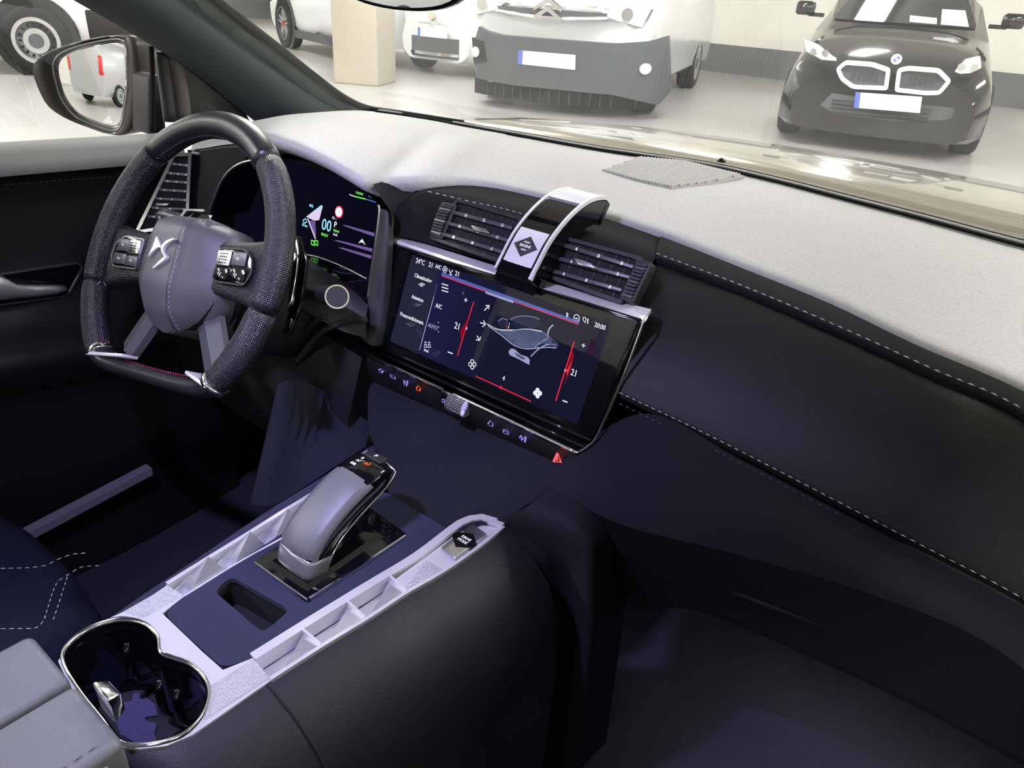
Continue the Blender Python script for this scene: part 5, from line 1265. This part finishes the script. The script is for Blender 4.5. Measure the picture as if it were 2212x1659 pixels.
# ================================================================== armrest
ZA = .80
af = Fr((0,0,ZA),(1,0,0),(0,1,0))
AR = thing('armrest', 'grey leather armrest lid split in two behind the cup holders', 'armrest', (.02,-.05,.66))
fl_, ml, mr_, fr_ = af.px(78,1383), af.px(158,1466), af.px(166,1472), af.px(266,1602)
x0, x1, x2, x3 = fl_[0]-.012, ml[0], mr_[0], fr_[0]; yf = (fl_[1]+ml[1])/2; yf2 = (mr_[1]+fr_[1])/2
for a, b, y in ((x0,x1-.0006,yf),(x2+.0006-.002,x3,yf2)):
    o_ = prism('lid', af, [(a,-.30),(b,-.30),(b,y),(a,y)], -.05, .0, 'leather_grey', AR, .007, seg=4)
box('bin_body', ((x0+x3)/2,-.10,ZA-.13), (x3-x0-.008,.40,.17), 'leather_grey', AR, .01)
stitch('armrest_stitching', [af.pt(x3+.0005,-.05,-.012), af.pt(x3+.0005,.02,-.012), af.pt(x3+.0005,fr_[1]-.01,-.012)], 'thread_light', AR, r=.0007)
stitch('armrest_stitching', [af.pt(x3-.009,-.05,.0005), af.pt(x3-.009,fr_[1]-.01,.0005)], 'slat_grey', AR, r=.0006)
lt = PY(222,1512,yf+.004)
rows = [[lt+V(-.014,.0,.008), lt+V(.010,.0,.008), lt+V(.012,.0,-.016), lt+V(-.010,.0,-.016)], [lt+V(-.011,.010,.004), lt+V(.008,.010,.004), lt+V(.009,.010,-.012), lt+V(-.008,.010,-.012)]]
bev(loft('latch', rows, 'bright_metal', AR, smooth=False, cu=True, caps=True, uv=False), .002)

# ================================================================== driver's seat cushion
SE = thing('driver_seat', 'dark blue suede driver seat cushion with pale stitching', 'seat', (-.42,-.1,.33))
rows = []
for y, z, k in ((-.45,.585,1),(-.2,.59,1),(.05,.60,1),(.16,.606,1),(.215,.596,.97),(.245,.565,.92),(.255,.515,.88),(.24,.44,.85)):
    row = []
    for i in range(17):
        a = -1+i/8; x = -.43+.235*k*a; bo = .045*max(0,(abs(a)-.60)/.4)**1.0*(1-max(0,(abs(a)-.82)/.18)*.9)
        dz = -.16*max(0,(abs(a)-.86)/.14)**2
        row.append(V(x, y-.05*abs(a)**3*(y > .1), z+(bo*.5+dz) if z > .5 else z))
    rows.append(row)
loft('cushion', rows, 'seat_fabric', SE, uv=False)
box('seat_base', (-.43,-.08,.42), (.40,.55,.14), 'black_plastic', SE, .02)
for L in ([(0,1228),(60,1227),(100,1222),(125,1208),(160,1196),(190,1195)], [(0,1358),(80,1358),(95,1340),(115,1275),(125,1255),(145,1243),(175,1224),(220,1222)], [(115,1340),(125,1310),(147,1242)]):
    P_ = [PZ(x,y,.616) for x,y in L]; stitch('seat_stitching', P_, 'thread_light', SE, r=.0006, seg=.005)
# ================================================================== driver's door
DR = thing('driver_door', 'driver door panel with grey top ledge and dark lining', 'door panel', (-.76,.2,.36))
ys = [-.4+.05*i for i in range(22)] + [.665]
def zt(y): return 1.0275-.046*(y-.4)
prof = [(-.83,-.02),(-.80,-.006),(-.765,.0),(-.742,-.004),(-.726,-.016),(-.722,-.030),(-.728,-.040)]
rows = [[V(x, y, zt(y)+dz) for y in ys] for x, dz in prof]
loft('top_ledge', rows, mat('ledge_vinyl', (.22,.22,.215), .6, bump=.3, bscale=900), DR, uv=False)
prof = [(-.728,-.038),(-.740,-.045),(-.742,-.10),(-.744,-.20),(-.738,-.235),(-.700,-.262),(-.662,-.272),(-.652,-.285),(-.658,-.31),(-.70,-.345),(-.715,-.40),(-.70,-.55),(-.70,-.66),(-.69,-.745)]
rows = [[V(x+(.0 if y < .5 else .0), y, zt(y)+dz-(.10*max(0,y-.3) if dz < -.22 else 0)) for y in ys] for x, dz in prof]
loft('lining', rows, 'leather', DR, uv=False)
stitch('stitching', [V(-.7385, y, zt(y)-.052-.02*(y-.3)) for y in ys[12:20]], 'vent_grey', DR, r=.0005)
hf = Fr((-.741,0,0), (0,1,0), (0,0,1))
if hf.n.x < 0: hf = Fr((-.741,0,0), (0,-1,0), (0,0,1))
hq = hf.pxs([(-60,603),(0,590),(168,566),(178,574),(172,592),(150,632),(138,640),(0,658),(-60,668)])
if True:
    ring('handle_bezel', hf, rnd(hq,.008,3), rnd(off2(hq,.0022),.007,3), -.002, .004, 'satin_metal', DR)
    prism('handle_bowl', hf, rnd(off2(hq,.002),.007,3), -.002, .0015, 'gloss_black', DR)
rows = []
for x, yt, yb, h in ((-60,590,660,.030),(-20,592,655,.030),(10,600,652,.029),(40,616,648,.026),(80,618,645,.022),(120,618,640,.018),(143,618,634,.014)):
    a, b = hf.px(x,yt,h), hf.px(x,yb,h); m_ = ((a[0]+b[0])/2,(a[1]+b[1])/2)
    rows.append([hf.pt(*a,h-.010), hf.pt(a[0],a[1]-.002,h), hf.pt(*m_,h+.003), hf.pt(b[0],b[1]+.003,h), hf.pt(*b,h-.012)])
loft('pull_handle', rows, mat('handle_satin', (.55,.55,.56), .3, metal=.8), DR, cu=True, caps=True, uv=False)
pane = [[V(-.80+.0*k, y, .99) for y in (-.45,-.1,.3,.60)], [V(-.785, y, 1.2) for y in (-.45,-.1,.3,.55)], [V(-.75, y, 1.40) for y in (-.45,-.15,.1,.25)]]
loft('window_pane', pane, 'windscreen_sheet', DR, uv=False)
SL = tag(box('door_sill', (0,0,0), (.01,.01,.01), 'trim_plastic'), 'pale plastic door sill strip low beside the driver seat', 'sill')
a, b = PX(66,1132,-.68), PX(292,1014,-.68); d = (b-a).normalized(); a = a-d*.4; b = b+d*.02
me = SL.data; me.clear_geometry(); 
vs = [a+V(0,0,-.014), a+V(.02,0,-.014), a+V(.02,0,.0), a+V(0,0,.0), b+V(0,0,-.014), b+V(.02,0,-.014), b+V(.02,0,.0), b+V(0,0,.0)]
me.from_pydata([tuple(v) for v in vs], [], [(0,1,2,3),(7,6,5,4),(0,4,5,1),(1,5,6,2),(2,6,7,3),(3,7,4,0)])
mat('sill_grey', (.20,.20,.22), .4); me.materials.clear(); me.materials.append(MT['sill_grey'])

# ================================================================== A pillar, window frame, tweeter
AP = thing('windscreen_pillar', 'grey cloth windscreen pillar rising to the upper left', 'pillar', (-.72,.8,1.0))
prs = [((60,-60),(390,-55)), ((158,0),(462,2)), ((250,52),(525,50)), ((350,112),(600,108)), ((430,165),(672,165)), ((500,222),(735,212)), ((560,270),(790,238)), ((600,300),(850,268))]
rows = []
for (l, r_) in prs:
    A_, B_ = PX(l[0],l[1],-.748), PX(r_[0],r_[1],-.705); t = []
    for k in range(9):
        f = k/8; t.append(A_.lerp(B_,f)+V(.030*math.sin(math.pi*min(1,f*1.15))**.8 if f < .87 else .030*math.sin(math.pi*f),0,0))
    rows.append([A_+V(-.03,.02,0)]+t)
rows.insert(0, [a+(a-b)*2.2 for a, b in zip(rows[0], rows[1])])
loft('trim', [list(r) for r in rows], 'pillar_cloth', AP, uv=False)
tube('glass_seal', cr([PX(r_[0]+4,r_[1]-3,-.700) for l, r_ in prs[:-1]]+[PZ(870,247,1.034), PZ(1000,268,1.034)],4), .007, 'rubber', AP, 8)
WFm = thing('window_frame', 'black quarter window frame and speaker corner behind the door mirror', 'window frame', (-.76,.62,1.0))
for (L, w, m_) in (([(350,112),(358,180),(368,262)], .011, 'trim_plastic'), ([(372,118),(388,185),(398,258)], .016, mat('frame_vinyl', (.10,.092,.085), .6)), ([(326,100),(330,180),(330,285)], .004, 'rubber')):
    tube('upright', cr([PX(x,y,-.765) for x,y in L],4), w, m_, WFm, 10)
q = [PX(x,y,-.755) for x,y in ((395,130),(440,150),(520,225),(540,265),(420,285),(400,260))]
fq = Fr(q[0], (0,1,0), (0,0,1)); fq = fq if fq.n.x > 0 else Fr(q[0], (0,-1,0), (0,0,1))
pr_ = [( (p-fq.o).dot(fq.x), (p-fq.o).dot(fq.y)) for p in q]
sc_ = prism('corner_cover', fq, pr_, -.02, .004, 'black_plastic', WFm, .002)
gq = [fq.px(x,y,.005) for x,y in ((436,215),(465,232),(485,252),(428,244))]
polys = []
for i in range(7):
    for j in range(7):
        u, v = (i+.5)/7, (j+.5)/7; p = Vector(gq[0]).lerp(Vector(gq[1]),u).lerp(Vector(gq[3]).lerp(Vector(gq[2]),u),v); s = .0011
        polys.append(([fq.pt(p.x-s,p.y-s,.0046), fq.pt(p.x+s,p.y-s,.0046), fq.pt(p.x+s,p.y+s,.0046), fq.pt(p.x-s,p.y+s,.0046)], [(0,1,2,3)]))
joined('tweeter_mesh', polys, 'slat_grey', sc_)['kind'] = 'stuff'

# ================================================================== door mirror
n_ = V(.42,-.90,.05).normalized(); xx = V(0,0,1).cross(n_).normalized(); yy = n_.cross(xx).normalized()
mo = PY(230,185,.67)
mf = Fr(mo, xx, yy)
DM = thing('door_mirror', 'black door mirror reflecting a silver van outside the driver window', 'mirror', tuple(mo+V(0,0,-.10)))
ho = mf.pxs([(68,152),(80,126),(125,102),(195,83),(262,75),(286,80),(295,98),(300,170),(295,250),(280,284),(258,293),(225,288),(160,266),(112,240),(88,208)]); ho = [(p.x,p.y) for p in resample(cr([V(*p,0) for p in ho],4,True),48,True)]
gl = mf.pxs([(116,142),(132,118),(180,100),(240,88),(264,90),(271,104),(272,170),(266,235),(258,268),(244,279),(215,272),(165,250),(135,215),(122,178)],-.012); gl = [(p.x,p.y) for p in resample(cr([V(*p,0) for p in gl],4,True),48,True)]
cxy = (sum(p[0] for p in ho)/48, sum(p[1] for p in ho)/48)
sc2 = lambda L, s: [(cxy[0]+(a-cxy[0])*s, cxy[1]+(b-cxy[1])*s) for a,b in L]
loft('housing', [[mf.pt(a,b,-.018) for a,b in off2(gl,-.004)], [mf.pt(a,b,-.004) for a,b in off2(gl,-.008)], [mf.pt(a,b,.001) for a,b in off2(ho,.003)], [mf.pt(a,b,-.004) for a,b in ho], [mf.pt(a,b,-.05) for a,b in sc2(ho,1.0)], [mf.pt(a,b,-.085) for a,b in sc2(ho,.86)], [mf.pt(a,b,-.105) for a,b in sc2(ho,.6)]], mat('mirror_shell', (.025,.023,.022), .45), DM, cu=True, caps=True, uv=False)
gcx, gcy = sum(p[0] for p in gl)/48, sum(p[1] for p in gl)/48
rows = [[mf.pt(gcx+(a-gcx)*k_, gcy+(b-gcy)*k_, -.014-(((a-gcx)*k_)**2+((b-gcy)*k_)**2)/(2*1.3)) for a,b in off2(gl,-.002)] for k_ in (1.0,.9,.75,.6,.45,.3,.15,.04)]
loft('mirror_glass', rows, 'mirror_silver', DM, cu=True, caps=True, uv=False)
ring('glass_edge', mf, off2(gl,-.004), off2(gl,-.0015), -.018, -.012, 'satin_metal', DM)
ar = [PX(300,262,-.90), PX(345,262,-.83)]
ff = Fr(PX(340,230,-.83), (0,1,0), (0,0,1)); ff = ff if ff.n.x > 0 else Fr(PX(340,230,-.83), (0,-1,0), (0,0,1))
prism('arm', ff, ff.pxs([(322,165),(350,160),(362,292),(322,292)]), -.06, .0, mat('mirror_foot', (.012,.011,.014), .55), DM, .006)

# ================================================================== windscreen, interior mirror
base = [b for a, b in FB][3:]
base = [V(-.76,1.0,1.03)]+[p for p in base if p.x > -.74]
base = sorted(base, key=lambda p: p.x); bc = resample(cr(base,3), 30)
rows = []
for k in range(11):
    t = k/10; rows.append([V(p.x*(1-.07*t), p.y+.004-.62*t+.0*t, p.z+.002+.415*t+.03*math.sin(math.pi*t)) for p in bc])
ws = loft('windscreen', rows, 'windscreen_sheet', None, uv=False); tag(ws, 'clear raked windscreen above the dashboard reflecting its top', 'windscreen')
RV = thing('rear_view_mirror', 'frameless rear view mirror at the top edge of the windscreen', 'mirror', (-.16,.66,1.235))
pm = PY(890,24,.66); vf = Fr(pm, V(1,.28,0), V(0,-.02,1))
mq = [(-.110,.075),(-.102,.032),(-.078,.010),(-.03,.001),(.02,.002),(.055,.012),(.078,.035),(.09,.075)]
mq = [(p.x,p.y) for p in resample(cr([V(*p,0) for p in mq+[(.05,.085),(-.06,.085)]],4,True),40,True)]
prism('mirror_glass', vf, off2(mq,.003), .0, .004, 'mirror_silver', RV); loft('shell', [[vf.pt(a,b,.004) for a,b in off2(mq,.003)], [vf.pt(a,b,.005) for a,b in mq], [vf.pt(a,b,-.01) for a,b in off2(mq,-.001)], [vf.pt(a,b,-.03) for a,b in off2(mq,.015)]], 'gloss_black', RV, cu=True, caps=False, uv=False)
tube('stem', [vf.pt(0,.05,-.02), vf.pt(0,.09,-.08)], .012, 'black_plastic', RV)

# ================================================================== floor, shell, reading lamp
FL = thing('cabin_carpet', 'dark violet carpet of the passenger footwell', 'carpet', (.3,.4,.30))
def cloth(x0, x1, name):
    pr_ = [(-.6,.31),(.2,.31),(.55,.32),(.75,.345),(.88,.42),(1.0,.55),(1.06,.68)]
    P_ = cr([V(0,y,z) for y,z in pr_],4); return loft(name, [[V(x0+(x1-x0)*i/8, p.y, p.z+.012*math.sin(i*1.3+p.y*9)*(.5 if .3 < p.y < .95 else 0)) for p in P_] for i in range(9)], 'carpet', FL, uv=False)
cloth(.08, .78, 'passenger_carpet'); cloth(-.72, -.06, 'driver_carpet')
SH = thing('cabin_shell', 'headliner, rear sides and passenger door closing in the cabin', 'car body', (0,-.8,.3))  # unseen shell, added to keep overhead light out of the cabin
rows = [[V(x,y,1.50+z0-.05*(abs(x)/.7)**3) for x in (-.70,-.5,-.2,0,.2,.5,.70)] for y, z0 in ((.50,-.035),(.2,-.0),(-.4,.01),(-1.2,.0),(-1.8,-.06))]
loft('headliner', rows, 'headliner', SH, uv=False)
for s in (-1, 1): box('rear_side', (s*.78,-1.25,.65), (.03,1.5,.66), 'trim_plastic', SH)
box('tailgate', (0,-1.98,.68), (1.56,.03,.74), 'trim_plastic', SH)
box('passenger_door', (.80,.15,.68), (.05,1.3,.74), 'leather', SH, .01)
box('underbody', (0,-.4,.26), (1.56,3.1,.05), 'black_plastic', SH)
box('firewall', (0,1.10,.62), (1.5,.04,.66), 'black_plastic', SH)
for s in (-1, 1): box('front_side', (s*.775,.75,.62), (.02,.75,.66), 'black_plastic', SH)
DL = thing('reading_lamp', 'cool violet reading lamp in the headliner', 'lamp', (.02,.05,1.49))
box('lens', (.02,.05,1.492), (.07,.04,.006), 'dome_lens', DL, .002); box('bezel', (.02,.05,1.497), (.10,.07,.008), 'black_plastic', DL, .003)
ld = bpy.data.lights.new('reading_light', 'AREA'); ld.shape = 'RECTANGLE'; ld.size = .06; ld.size_y = .035; ld.energy = DOME_W; ld.color = (.56,.51,1.0); ld.spread = rad(95)
lo = bpy.data.objects.new('reading_light', ld); COL.objects.link(lo); lo.location = (.02,.05,1.486); lo.rotation_euler = (V(-.10,.36,.85)-V(.02,.05,1.486)).to_track_quat('-Z','Y').to_euler(); lo.parent = DL; lo.matrix_parent_inverse = WM[DL.name].inverted()
FW = thing('footwell_lamp', 'violet footwell lamp under the glovebox', 'lamp', (.42,.72,.665))
box('lens', (.42,.72,.668), (.05,.03,.006), 'dome_lens', FW, .001)
fd = bpy.data.lights.new('footwell_light', 'AREA'); fd.size = .04; fd.energy = .06; fd.color = (.55,.45,1.0)
fo_ = bpy.data.objects.new('footwell_light', fd); COL.objects.link(fo_); fo_.location = (.42,.72,.662); fo_.parent = FW; fo_.matrix_parent_inverse = WM[FW.name].inverted()
